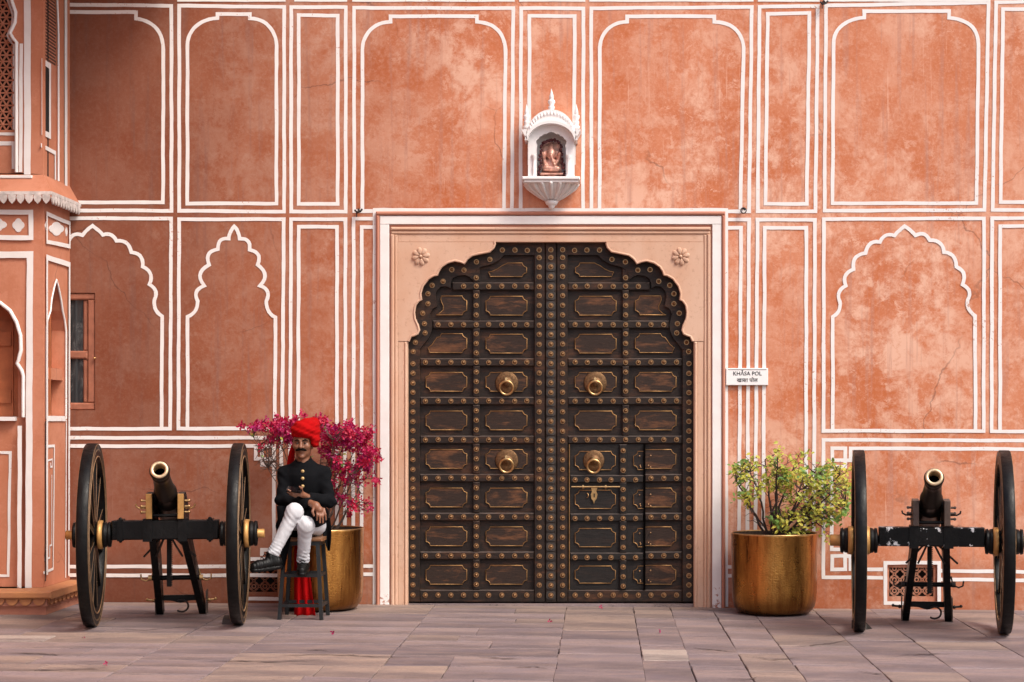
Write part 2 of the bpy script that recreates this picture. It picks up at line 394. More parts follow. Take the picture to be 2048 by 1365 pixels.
def leafmat(name, a, b, trans=.25):
    t = MT(name); c = t.mix(t.rand(), a, b); c = t.mix(t.ramp(t.noise(14, 3), [(.35, 0), (.7, .6)]), c, b)
    t.out(c, .5); t.b.inputs['Subsurface Weight'].default_value = 0
    tr = t.n('ShaderNodeBsdfTranslucent'); t.lk(c, tr.inputs[0]); mx = t.n('ShaderNodeMixShader'); mx.inputs[0].default_value = trans
    o = t.t.nodes['Material Output']; t.lk(t.b.outputs[0], mx.inputs[1]); t.lk(tr.outputs[0], mx.inputs[2]); t.lk(mx.outputs[0], o.inputs[0]); return t.m
M['bract'] = leafmat('magenta_bracts', (.42, .005, .090), (.52, .010, .050), .28)
M['bract_p'] = leafmat('purple_magenta_bracts', (.36, .008, .135), (.44, .008, .085), .28)
M['leaf_y'] = leafmat('yellow_green_leaves', (.62, .52, .07), (.33, .39, .05)); M['leaf_g'] = leafmat('green_leaves', (.10, .23, .045), (.20, .33, .06))
def slab_mat(name, a, b, tan):
    t = MT(name); r = t.rand(); off = t.n('ShaderNodeCombineXYZ'); t.lk(t.math('MULTIPLY', r, 37), off.inputs[0]); t.lk(t.math('MULTIPLY', r, 91), off.inputs[1])
    va = t.n('ShaderNodeVectorMath', operation='ADD'); t.lk(t.c, va.inputs[0]); t.lk(off.outputs[0], va.inputs[1]); v = va.outputs[0]
    c = t.mix(r, a, b); c = t.mix(t.ramp(t.noise(2.6, 6, .65, t.mapping((.7, 2.2, 1), src=v)), [(.42, 0), (.68, .8)]), c, tan)
    c = t.mix(t.ramp(t.noise(1.1, 6, .65, t.mapping((.6, 1.6, 1))), [(.45, 0), (.62, .55)]), c, (.10, .078, .082)); fl = t.noise(5, 6, .72, t.mapping((.55, 4.5, 1), src=v)); lines = t.ramp(fl, [(.48, 0), (.5, .85), (.52, 0)])
    lines = t.math('MULTIPLY', lines, t.ramp(t.noise(1.3, 3, .5, v), [(.42, 0), (.56, 1)]))
    c = t.mix(lines, c, (.06, .045, .045)); c = t.mix(t.ramp(t.noise(45, 5, .7, v), [(.4, 0), (.8, .45)]), c, (.10, .075, .073))
    t.bump(t.math('ADD', fl, t.math('MULTIPLY', t.noise(24, 5, .7, v), .5)), .35, .012); return t.out(c, .62)
M['slab'] = slab_mat('mauve_paving_stone', (.165, .130, .142), (.285, .222, .225), (.34, .245, .205))
M['slab_tan'] = slab_mat('tan_paving_stone', (.37, .27, .215), (.29, .215, .18), (.22, .17, .16))
M['slab_pale'] = slab_mat('pale_paving_stone', (.47, .39, .33), (.44, .37, .33), (.36, .28, .24))
M['joint'] = simple('dusty_joint_fill', (.09, .066, .06), .95, 0, .35, 12)
def glassmat():
    t = MT('dusty_window_glass'); d = t.ramp(t.noise(5, 7, .75, t.mapping((1.5, 1, .8)), 1.5), [(.5, 0), (.75, .6)])
    c = t.mix(d, (.028, .032, .035), (.22, .21, .20)); return t.out(c, t.ramp(d, [(0, .12), (.6, .6)]))
M['glass'] = glassmat()
M['shade_black'] = simple('shade_black', (.0025, .002, .002), .95, **{'Specular IOR Level': 0})  # near-black colour standing in for shade inside the bore and hinge gap
M['dark'] = simple('dark_interior', (.012, .009, .008), .9)
M['wframe'] = simple('red_brown_joinery', (.32, .115, .065), .55, 0, .2, 14, .2)
M['shutter'] = simple('orange_shutter', (.42, .13, .05), .6, 0, .2, 8, .2)
M['skin'] = simple('brown_skin', (.22, .092, .050), .48, 0, .12, 14); M['hair'] = simple('black_hair', (.003, .0026, .0024), .8, **{'Specular IOR Level': .1})
M['eye'] = simple('eye_white', (.10, .08, .07), .25, 0, .02); M['iris'] = simple('dark_iris', (.012, .007, .005), .15)
def cloth(name, col, rough=.85, fold=.3, **kw):
    t = MT(name); n = t.noise(7, 4, .6, t.mapping((1, 1, .6)), 1.2)
    c = t.mix(t.ramp(n, [(.35, 0), (.7, 1)]), tuple(x * .85 for x in col), tuple(min(1, x * 1.12) for x in col))
    t.bump(t.math('ADD', n, t.math('MULTIPLY', t.noise(220, 2), .12)), fold, .012); return t.out(c, rough, 0, **kw)
M['coat'] = cloth('black_wool', (.0042, .0046, .006), .9, .4, **{'Specular IOR Level': .12}); M['trouser'] = cloth('white_cotton', (.60, .605, .635), .9, .5, **{'Specular IOR Level': .15})
M['red'] = cloth('red_cotton', (.36, .003, .004), .95, .5, **{'Specular IOR Level': .1}); M['leather'] = simple('black_leather', (.0035, .0035, .0035), .45, 0, .4, 18, .3, **{'Specular IOR Level': .25})
M['stool'] = simple('grey_black_metal', (.013, .0145, .016), .45, .2, .3, 20, .15)
M['phone'] = simple('glossy_black_phone', (.006, .006, .007), .12); M['sign'] = simple('white_sign_board', (.82, .81, .80), .5, 0, .03, 6)
M['ink'] = simple('black_lettering', (.012, .012, .014), .6); M['idol'] = simple('silvered_orange_idol', (.62, .33, .25), .38, .45, .6, 26, .3)
M['garland'] = simple('dark_red_flowers', (.06, .008, .010), .8, 0, .5, 60); M['gold_cloth'] = simple('gilt_trim', (.5, .33, .14), .5, .3)
# ------------------------------------------------------------------ ground and paving
gb = MB()
gx = [-60, -8, 8, 60]; gy = [-70, -9, 14]
gb.add([(x, y, G(x, y) - .02) for x in (-60, 60) for y in (-70, 14)], [(0, 1, 3, 2)])
link('ground', gb.mesh('ground'), M['joint'], kind='structure')
pave = tag(bpy.data.objects.new('pavement', None), kind='structure'); coll.objects.link(pave)
def slab(x0, x1, y0, y1, mat, dz=0):
    r = random.Random(int((x0 * 713 + y0 * 331) * 10)); g = .0022; h_ = .008; pts = []
    cs = [(x0 + g, y0 + h_), (x1 - g, y0 + h_), (x1 - g, y1 - h_), (x0 + g, y1 - h_)]
    cs = [(x + r.uniform(-.005, .005), y + r.uniform(-.005, .005)) for x, y in cs]
    for i in range(4):
        a, b = cs[i], cs[(i + 1) % 4]
        for k in range(5):
            t = k / 5; j = .0035 if k else 0
            pts.append((a[0] + (b[0] - a[0]) * t + r.uniform(-j, j), a[1] + (b[1] - a[1]) * t + r.uniform(-j, j)))
    n = len(pts); cx, cy = (x0 + x1) / 2, (y0 + y1) / 2; c = .004
    def sh(p): return (p[0] + (c if p[0] < cx else -c), p[1] + (c if p[1] < cy else -c))
    tx, ty = r.uniform(-.0025, .0025), r.uniform(-.0025, .0025)
    def z(p): return G(p[0], p[1]) + dz + tx * (p[0] - cx) + ty * (p[1] - cy)
    vs = [(p[0], p[1], z(p) - .045) for p in pts] + [(p[0], p[1], z(p) - c) for p in pts] + [(*sh(p), z(p)) for p in pts]
    fs = [tuple(range(2 * n, 3 * n))]
    for k in (0, n): fs += [(k + i, k + (i + 1) % n, k + n + (i + 1) % n, k + n + i) for i in range(n)]
    mb = MB(); mb.add([(v[0] - cx, v[1] - cy, v[2]) for v in vs], fs)
    o = mb.build('paving_slab', M[mat], pave, loc=(cx, cy, 0)); return o
colx = [-7.6, -6.7, -5.6, -4.9, -4.2, -3.6, -3.0, -2.37, -1.75, -1.16, -.68, -.08, .486, 1.074, 1.40, 1.77, 2.11, 2.66, 3.17, 3.8, 4.4, 5.1, 5.9, 6.8, 7.8]
sr = random.Random(21)
i = 0
while i < len(colx) - 1:
    w = 2 if (colx[i] < -.3 and sr.random() < .55 and i < len(colx) - 2) else 1
    x0, x1 = colx[i], colx[min(i + w, len(colx) - 1)]
    y = -.02; first = True
    while y > -8:
        L = sr.uniform(.22, .34) if first else (sr.uniform(.3, .62) if x0 < -.3 else sr.uniform(.45, 1.25))
        if w == 2 and not first and sr.random() < .6:
            xm = x0 + (x1 - x0) * sr.uniform(.3, .7)
            for a, b in ((x0, xm), (xm, x1)): slab(a, b, y - L, y, 'slab_tan' if sr.random() < .33 else 'slab', sr.uniform(-.002, .002))
        else:
            m = 'slab_tan' if (sr.random() < (.75 if first else .26)) else 'slab'
            slab(x0, x1, y - L, y, m, sr.uniform(-.002, .002))
        y -= L; first = False
    i += w
# a pale block let into the paving, and a whitewashed strip beside the pavilion
p0, p1 = ground_px(1286, 1322), ground_px(1372, 1301)
slab(p0.x, p1.x, p0.y, p1.y, 'slab_pale', .004)
p0, p1 = ground_px(-60, 1283), ground_px(112, 1273)
slab(p0.x, p1.x, p0.y, p1.y, 'slab_pale', .006)
# open cracks and split bedding lines in the slabs
CR = random.Random(3)
for path in (((1596, 1294), (1640, 1291), (1668, 1287), (1706, 1280)), ((1385, 1297), (1412, 1300), (1440, 1302), (1472, 1305)), ((1506, 1315), (1540, 1320), (1600, 1318)), ((396, 1324), (470, 1323), (545, 1325), (640, 1322)), ((0, 1341), (90, 1341), (180, 1339), (220, 1336)),
             ((560, 1313), (640, 1310), (720, 1313), (815, 1316)), ((955, 1314), (1000, 1318), (1044, 1319)), ((240, 1260), (290, 1262), (330, 1259), (372, 1256)), ((612, 1302), (640, 1301), (655, 1303)), ((1795, 1311), (1850, 1310), (1900, 1309)), ((1715, 1344), (1745, 1348), (1772, 1351)), ((1455, 1359), (1500, 1360), (1515, 1356)), ((20, 1308), (75, 1309), (120, 1311)), ((1030, 1336), (1065, 1335), (1095, 1338))):
    q = []
    for (a0, b0_), (a1, b1_) in zip(path[:-1], path[1:]):
        for k in range(6): t_ = k / 6; q.append(ground_px(a0 + (a1 - a0) * t_, b0_ + (b1_ - b0_) * t_ + CR.uniform(-.7, .7)))
    q.append(ground_px(*path[-1])); n_ = len(q); mb = MB(); L_, R_ = [], []
    for k, p in enumerate(q):
        w_ = CR.uniform(.004, .017) * math.sin(math.pi * (k + .4) / (n_ - .2)) + .002; z_ = G(p.x, p.y) + .0055
        L_.append((p.x, p.y + w_, z_)); R_.append((p.x, p.y - w_, z_))
    mb.add(L_ + R_, [(k, k + 1, n_ + k + 1, n_ + k) for k in range(n_ - 1)]); mb.build('crack', M['joint'], pave)
# ------------------------------------------------------------------ palace wall with painted borders
wall = empty('palace_wall', (0, 0, 0), 'terracotta pink palace wall with white painted panels and scalloped arches', 'wall')
vents = [(1774, 1875, 1129, 1204), (490, 591, 1122, 1195)]
win = (92, 190, 586, 821)
holes = [(WX(783), WX(1421), -.3, WZ(456))] + [(WX(a), WX(b), WZ(d), WZ(c)) for a, b, c, d in vents] + [(WX(win[0]), WX(win[1]), WZ(win[3]), WZ(win[2]))]
wm = MB(); wall_holes(wm, -9.5, 8.2, -.3, 8.4, holes, WALL, .22)
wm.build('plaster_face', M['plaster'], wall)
LW = 7.2 / SC; LN = [0]
def line(pts, closed=False, w=LW, mat='white'):
    LN[0] += 1; mb = MB(); mb.stroke([W(*p) for p in pts], w, .002 + .0001 * (LN[0] % 45), WALL, closed); return mb.build('painted_border', M[mat], wall)
def arc_pts(p0, c, p1, n=9):          # quadratic curve
    return [((1 - t) ** 2 * p0[0] + 2 * t * (1 - t) * c[0] + t * t * p1[0], (1 - t) ** 2 * p0[1] + 2 * t * (1 - t) * c[1] + t * t * p1[1]) for t in [k / n for k in range(n + 1)]]
def cubic(p0, c0, c1, p1, n=12):
    o = []
    for k in range(n + 1):
        t = k / n; s = 1 - t
        o.append(tuple(s ** 3 * p0[m] + 3 * s * s * t * c0[m] + 3 * s * t * t * c1[m] + t ** 3 * p1[m] for m in (0, 1)))
    return o
def stepped(xl, xr, yb, ystep, ytop, sl, srr, yc, xl2=None, xr2=None):
    xl2 = xl if xl2 is None else xl2; xr2 = xr if xr2 is None else xr2
    pts = [(xl2, yb), (xl, yc)] + cubic((xl, yc), (xl + 1, yc - (yc - ystep) * .62), (xl + (sl - xl) * .42, ystep + 2), (sl, ystep))[1:]
    pts += [(sl, ytop), (srr, ytop), (srr, ystep)]
    pts += cubic((srr, ystep), (xr - (xr - srr) * .42, ystep + 2), (xr - 1, yc - (yc - ystep) * .62), (xr, yc))[1:] + [(xr2, yb)]
    return pts
# upper row
line([(60, 9), (343, 12), (343, 422), (60, 421)])
L1 = [(329, 405.5), (60, 405)]; line([(60, 24), (272, 25), (272, 38)] + cubic((272, 38), (300, 40), (326, 58), (327, 100))[1:] + [(326, 405.5), (60, 405)])
line([(358.6, 12), (568.5, 14.5), (568.5, 424), (358.6, 422)], True)
line(stepped(375, 553, 407.5, 37, 28.5, 435, 500, 92), True)
line([(582.4, 14.6), (691.6, 15), (691.6, 424), (582.4, 423.5)], True)
line([(597.8, 31), (675.5, 32), (675.5, 408.4), (597.8, 408)], True)
line([(752, 423), (708.4, 423), (708.4, 16), (1026.5, 17), (1024, 418)])
line(stepped(725, 1011, 419, 44, 33, 781, 954, 100, 725, 1008))
line([(1041, 418), (1042.3, 17), (1167, 17.3), (1166, 418)])
line([(1058.5, 330), (1059, 32.5), (1149.5, 32.5), (1148, 330)])
line([(1183, 418), (1182.5, 17), (1503.7, 14.6), (1498, 423), (1452, 423)])
line(stepped(1200, 1487, 419, 44, 33, 1254, 1429, 96, 1199, 1481))
line([(1519, 14), (1635.5, 12.8), (1630.8, 423), (1515.4, 423)], True)
line([(1535.5, 28.6), (1619, 26), (1613.5, 408), (1530.8, 408)], True)
line([(1652, 11.7), (1977, 5.5), (1969, 420.5), (1649, 422)], True)
line(stepped(1667, 1957, 407, 36, 23, 1728.6, 1898, 88, 1665, 1953), True)
line([(1992, 4.8), (2110, 3), (2106, 420), (1985, 420.5)], True)
line([(2006, 19), (2094, 18), (2090, 404), (2001, 405)], True)
for a, b in ((592, 691), (708, 1026), (1042, 1167), (1182, 1504), (358, 568), (1519, 1636), (1652, 1977)):
    line([(a, -380), (a, .5), (b, .5), (b, -380)])
# middle row
def foil(ps, b=.27, b0=.05, c=None):
    """curve through cusps, lobes bulging away from the centre c"""
    out = [ps[0]]
    for k in range(len(ps) - 1):
        a, e = ps[k], ps[k + 1]; dx, dy = e[0] - a[0], e[1] - a[1]; nx, ny = -dy, dx
        mx, my = (a[0] + e[0]) / 2, (a[1] + e[1]) / 2
        if nx * (mx - c[0]) + ny * (my - c[1]) < 0: nx, ny = -nx, -ny
        bb = b if not (k in (len(ps) // 2 - 1, len(ps) // 2) and len(ps) % 2) else b0
        if k in (0, len(ps) - 2): bb = -.16
        out += arc_pts(a, (mx + nx * bb * 2, my + ny * bb * 2), e, 7)[1:]
    return out
def mirrored(cx, right): return [(2 * cx - x, y) for x, y in right[::-1]] + right[1:]
line([(60, 437), (342.5, 437.5), (340.5, 858), (60, 858)])
A1 = [(185.6, 452), (206, 470.5), (233, 482.5), (263, 505), (286, 533.5), (299, 569), (309, 600), (324.6, 633)]
line([(46, 858)] + foil(mirrored(185.6, A1), .24, .03, (185, 600)) + [(323, 858)])
line([(358.6, 439), (567.8, 439), (564.8, 857.5), (357, 857.5)], True)
A2 = [(468.5, 453.7), (479.5, 478), (499.6, 500), (515.4, 530), (519.8, 572), (532.6, 603), (551.3, 635)]
line([(375.5, 857)] + foil(mirrored(463.6 + 4.9 - 5, [(463.5, 453.7)] + [(x, y) for x, y in A2[1:]])[0:0] or ([(375.5, 634), (396, 603), (409, 572), (418, 530), (436, 499), (458, 478)] + A2), .3, .1, (466, 560)) + [(549.8, 857)])
line([(582.4, 439), (691, 439), (690, 1150), (579.5, 1150)], True)
line([(597.8, 454), (674.5, 454), (673.5, 1133), (595.5, 1133)], True)
line([(749, 438), (707.7, 438), (706.4, 1149), (749, 1149)]); line([(749, 454.8), (723.8, 454.8), (723, 1132.5), (749, 1132.5)])
line([(749.5, 1212), (749.5, 420.5), (1452.5, 420.5), (1452.5, 1214)])
line([(1453, 440), (1498, 440), (1494, 1152), (1453, 1152)]); line([(1453, 456), (1482, 456), (1477.5, 1134), (1453, 1134)])
line([(1515, 440), (1630, 440), (1627, 1153), (1510, 1153)], True); line([(1529.5, 456), (1612.6, 456), (1612, 1136), (1526, 1136)], True)
line([(1647.6, 439), (1968, 437), (1967, 862.5), (1647, 862)], True)
A3 = [(1665.5, 634), (1680, 604), (1691.4, 572), (1706.7, 539), (1730.7, 506.7), (1760, 484.6), (1789, 472), (1808.8, 453), (1830.5, 471), (1859, 481), (1887.6, 505), (1912, 534), (1925, 569.5), (1935, 601), (1949.7, 632)]
line([(1665.5, 862)] + foil(A3, .25, .04, (1808, 620)) + [(1951, 862)])
line([(1984, 437), (2108, 436), (2108, 863), (1983, 863)], True); line([(2000, 863), (2000, 452.6), (2092, 452), (2092, 863)])
# lower row: frame with a key-pattern inner line
line([(-60, 876), (563, 876), (562, 1151), (-60, 1151)])
line([(-60, 892.6), (511.5, 892.6), (511.5, 918), (548, 918), (548, 893), (526, 893)]); line([(524, 889.5), (524, 930), (548, 930), (548, 1100), (524, 1100), (524, 1112)])
line([(-60, 1133.5), (486, 1133.5)])
line([(2120, 882), (1646.8, 880), (1646.8, 1155), (1766, 1156)]); line([(1882, 1159), (2120, 1162)])
line([(2120, 899), (1701, 897), (1701, 921), (1664.5, 921), (1664.5, 897), (1688, 897)])
line([(1690.5, 893.5), (1690.5, 934), (1663.5, 934), (1663.5, 1099), (1690.5, 1099), (1690.5, 1142.5)])
line([(1688, 1139), (1664.5, 1139), (1664.5, 1112.5), (1701, 1112.5), (1701, 1138.5), (1766, 1139)])
line([(1882, 1142), (2120, 1145)])
line([(1770.5, 1126), (1878.5, 1126), (1878.5, 1207), (1770.5, 1207)], True); line([(486.5, 1118.5), (594.5, 1118.5), (594.5, 1198), (486.5, 1198)], True)
# pierced stone vents
for (a, b, c, d) in vents:
    vb = MB(); vb.box(WX(a), WX(b), .14, .16, WZ(d), WZ(c)); v = vb.build('vent_recess', M['dark'], wall)
    lb = MB(); x0, x1, z0, z1 = WX(a + 5), WX(b - 7), WZ(d - 10), WZ(c + 7); sp = (x1 - x0) / 4
    def clipc(cx, cz, r, seg):
        run = []
        for k in range(seg + 1):
            t = 2 * math.pi * k / seg; p = (cx + r * math.cos(t), cz + r * math.sin(t))
            if x0 - .001 <= p[0] <= x1 + .001 and z0 - .001 <= p[1] <= z1 + .001: run.append((p[0], .035, p[1]))
            else:
                if len(run) > 1: lb.tube(run, .0066, 4, smooth=False)
                run = []
        if len(run) > 1: lb.tube(run, .0066, 4, smooth=False)
    for r_ in range(-1, 9):
        for c_ in range(-1, 6):
            ox = x0 + (c_ + (.5 if r_ % 2 else 0)) * sp; oz = z0 + r_ * sp * .5
            clipc(ox, oz, sp * .40, 18)
            if r_ % 2: clipc(ox, oz, sp * .17, 12)
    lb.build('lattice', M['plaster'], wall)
    fb = MB(); e = .03
    fb.box(WX(a), x0, .02, .06, WZ(d), WZ(c)); fb.box(x1, WX(b), .02, .06, WZ(d), WZ(c)); fb.box(x0, x1, .02, .06, WZ(d), z0); fb.box(x0, x1, .02, .06, z1, WZ(c))
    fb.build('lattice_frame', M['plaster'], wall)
# window half hidden behind the pavilion
wi = MB(); a, b, c, d = win; x0, x1, z0, z1 = WX(a), WX(b), WZ(d), WZ(c)
wi.box(x0, x1, .10, .13, z0, z1); wo_ = wi.build('window', M['dark'], wall)
fr = MB()
for (u0, u1, v0, v1) in ((a, b, c, c + 14), (a, b, d - 15, d), (b - 16, b, c + 14, d - 15), (a, a + 14, c + 14, d - 15), (a + 14, b - 16, 702, 718)):
    fr.cbox(WX(u0), WX(u1), WZ(v1), WZ(v0), -.09, -.012, .012)
for (u0, u1, v0, v1) in ((b - 26, b - 16, c + 14, 702), (b - 26, b - 16, 718, d - 15)): fr.cbox(WX(u0), WX(u1), WZ(v1), WZ(v0), -.09, -.03, .012)
fr.build('window_frame', M['wframe'], wo_)
for v0, v1 in ((c + 14, 702), (718, d - 15)):
    pn = MB(); pn.box(WX(a + 14), WX(b - 26), .045, .05, WZ(v1), WZ(v0)); pn.build('pane', M['glass'], wo_)
kb = MB(); kb.ball((WX(190), -.012, WZ(717)), .012, 8); kb.build('knob', M['brass'], wo_)
# ------------------------------------------------------------------ door surround
sur = empty('door_surround', (WX(1101), 0, 0), 'cream sandstone door surround with scalloped arch, carved flowers and white border', 'door frame')
def sp_(mb, name, mat, par=sur):
    o = mb.build(name, M[mat], par); o.matrix_parent_inverse = par.matrix_basis.inverted() if False else Matrix.Translation(-Vector(par.location)); return o
zb = -.06
def frame_bar(name, mat, xo, xi, yo, yi, w, c):
    """one border band around the doorway: two uprights and a head piece; xo/yo outer, xi/yi inner pixel edges"""
    for s in (0, 1):
        u0, u1 = (xo, xi) if s == 0 else (2203 - xi, 2203 - xo)
        m = MB(); m.cbox(WX(u0), WX(u1), zb, WZ(yi), -.12, w, c); sp_(m, name + '_upright', mat)
    m = MB(); m.cbox(WX(xo), WX(2203 - xo), WZ(yi) + .001, WZ(yo), -.12, w + .001, c); sp_(m, name + '_head', mat)
frame_bar('red_moulding', 'redstone', 753, 760, 424, 432, .045, .012)
frame_bar('white_border', 'white_chip', 760.5, 779, 433, 450, .03, .004)
frame_bar('shadow_fillet', 'redstone', 779.3, 782, 450.5, 455, .012, .002)
ARCH = [(988.6, 485), (990, 488), (987.7, 495.6), (979.5, 504), (961, 507.5), (944.7, 511), (934.6, 518.5), (929, 527.7), (920.9, 524), (909.9, 522), (895, 526), (883, 534), (877, 543), (875, 550.6), (867.8, 551.5), (856.8, 558), (845.8, 572.5), (841, 587), (843, 600), (837.5, 602), (831, 611), (828.4, 625.6), (830, 638.5), (835.7, 651), (838.5, 660.4), (835.7, 667.8), (828.4, 671.4), (822, 673), (817.4, 683)]
for s in (0, 1):
    fx = (lambda x: x) if s == 0 else (lambda x: 2203 - x)
    m = MB(); pts = [W(fx(x), y) for x, y in ARCH] + [W(fx(796), 683), W(fx(796), 485)]
    m.prism(pts, -.10, .018); sd_ = sp_(m, 'spandrel', 'stone')
    m = MB(); m.tube([(WX(fx(x)) , -.016, WZ(y)) for x, y in ARCH], .011, 6); sp_(m, 'arch_lip', 'stone')
    # carved flower
    m = MB(); cx, cz = W(fx(842), 514)
    for k in range(8):
        a = k * math.pi / 4 + .2; px_, pz_ = cx + .048 * math.cos(a), cz + .048 * math.sin(a)
        vs = []; nseg = 10
        for t in range(nseg):
            q = 2 * math.pi * t / nseg; lx, lz = .036 * math.cos(q), .021 * math.sin(q) * (1 + .35 * math.cos(q))
            vs.append((px_ + lx * math.cos(a) - lz * math.sin(a), pz_ + lx * math.sin(a) + lz * math.cos(a)))
        n0 = len(vs); V = [(u, -.0185, z) for u, z in vs] + [(px_ + (u - px_) * .72, -.036, pz_ + (z - pz_) * .72) for u, z in vs] + [(px_, -.027, pz_)]
        m.add(V, [(i, (i + 1) % n0, n0 + (i + 1) % n0, n0 + i) for i in range(n0)] + [(n0 + i, n0 + (i + 1) % n0, 2 * n0) for i in range(n0)], True)
    m.ball((cx, -.034, cz), .016, 10); sp_(m, 'carved_flower', 'stone')
    # jamb: outer moulding, flat, inner roll
    for u0, u1, w, c in ((782.3, 789, .034, .008), (789, 796, .024, .01)):
        m = MB(); m.cbox(*sorted((WX(fx(u0)), WX(fx(u1)))), zb, WZ(470), -.12, w, c); sp_(m, 'jamb_moulding', 'stone')
    m = MB(); m.cbox(*sorted((WX(fx(796.2)), WX(fx(808)))), zb, WZ(683.6), -.10, .014, .004); sp_(m, 'jamb', 'stone')
    m = MB(); m.cbox(*sorted((WX(fx(808)), WX(fx(815.5)))), zb, WZ(683.6), -.10, .022, .012); sp_(m, 'jamb_roll', 'stone')
m = MB(); m.cbox(WX(782.3), WX(1420.7), WZ(462), WZ(455.3), -.12, .04, .01); sp_(m, 'head_moulding', 'stone')
m = MB(); m.cbox(WX(782.4), WX(1420.6), WZ(470), WZ(462.1), -.12, .028, .012); sp_(m, 'head_moulding', 'stone')
m = MB(); m.cbox(WX(796.2), WX(1406.8), WZ(484.8), WZ(470.1), -.10, .016, .003); sp_(m, 'lintel', 'stone')
m = MB(); m.box(WX(782), WX(1421), .02, .55, G(.3, 0) - .03, G(.3, 0) + .012); sp_(m, 'threshold', 'slab')
# ------------------------------------------------------------------ studded gate
DY = front(.105)
def stud_mesh():
    m = MB(); pts = []
    for k in range(24):
        a = 2 * math.pi * k / 24; r = .0245 if k % 2 == 0 else .0215; pts.append((r * math.cos(a), r * math.sin(a)))
    m.prism(pts, 0, .005)
    m.lathe([(.0165, .004), (.016, .010), (.012, .019), (.0065, .024), (.003, .029), (0, .030)], (0, 0, 0), (0, -1, 0), 12)
    return m.mesh('stud')
STUD = stud_mesh(); STUD.materials.append(M['stud'])
def notched(u0, u1, v0, v1, r=8.5):
    p = []
    for (cx, cy, a0) in ((u0, v0, 90), (u1, v0, 180), (u1, v1, 270), (u0, v1, 0)):
        seq = []
        for k in range(5):
            a = R(a0 - 90 * k / 4); seq.append((cx + r * math.cos(a), cy + r * math.sin(a)))
        p += seq
    return p
RAILS = [571.8, 648.6, 724.5, 802, 880, 957, 1035, 1113]
GOLD_ROWS = [(0, 0)]
ARCH_IN = [(1070, 509), (1007, 509), (998, 519), (983, 527), (961, 533), (952, 538), (946, 548), (944, 559), (938, 553), (928, 549), (913.5, 550.6), (904, 556), (900, 566), (900, 575), (890, 571.5), (880.6, 572.5), (872, 581), (869.5, 592), (873, 612), (864, 616.5), (858.6, 627.5), (861, 638), (863.5, 650), (862, 662), (855, 677), (845, 689), (838.5, 698)]
ARCH_OUT = [(1070, 480)] + [(x - 7, y - 7) for x, y in ARCH] + [(813, 690), (813, 698)]
BORDER_STUDS = [(1004, 499.3), (1029.3, 499.3), (1054, 500), (979, 518), (952, 523), (927, 539.6), (902.5, 538.7), (885, 562), (863, 570), (854.6, 587), (854.6, 607), (844, 626), (847.6, 647), (849, 665.6), (829.3, 684.6), (825, 703)]
ctr = 1101.5
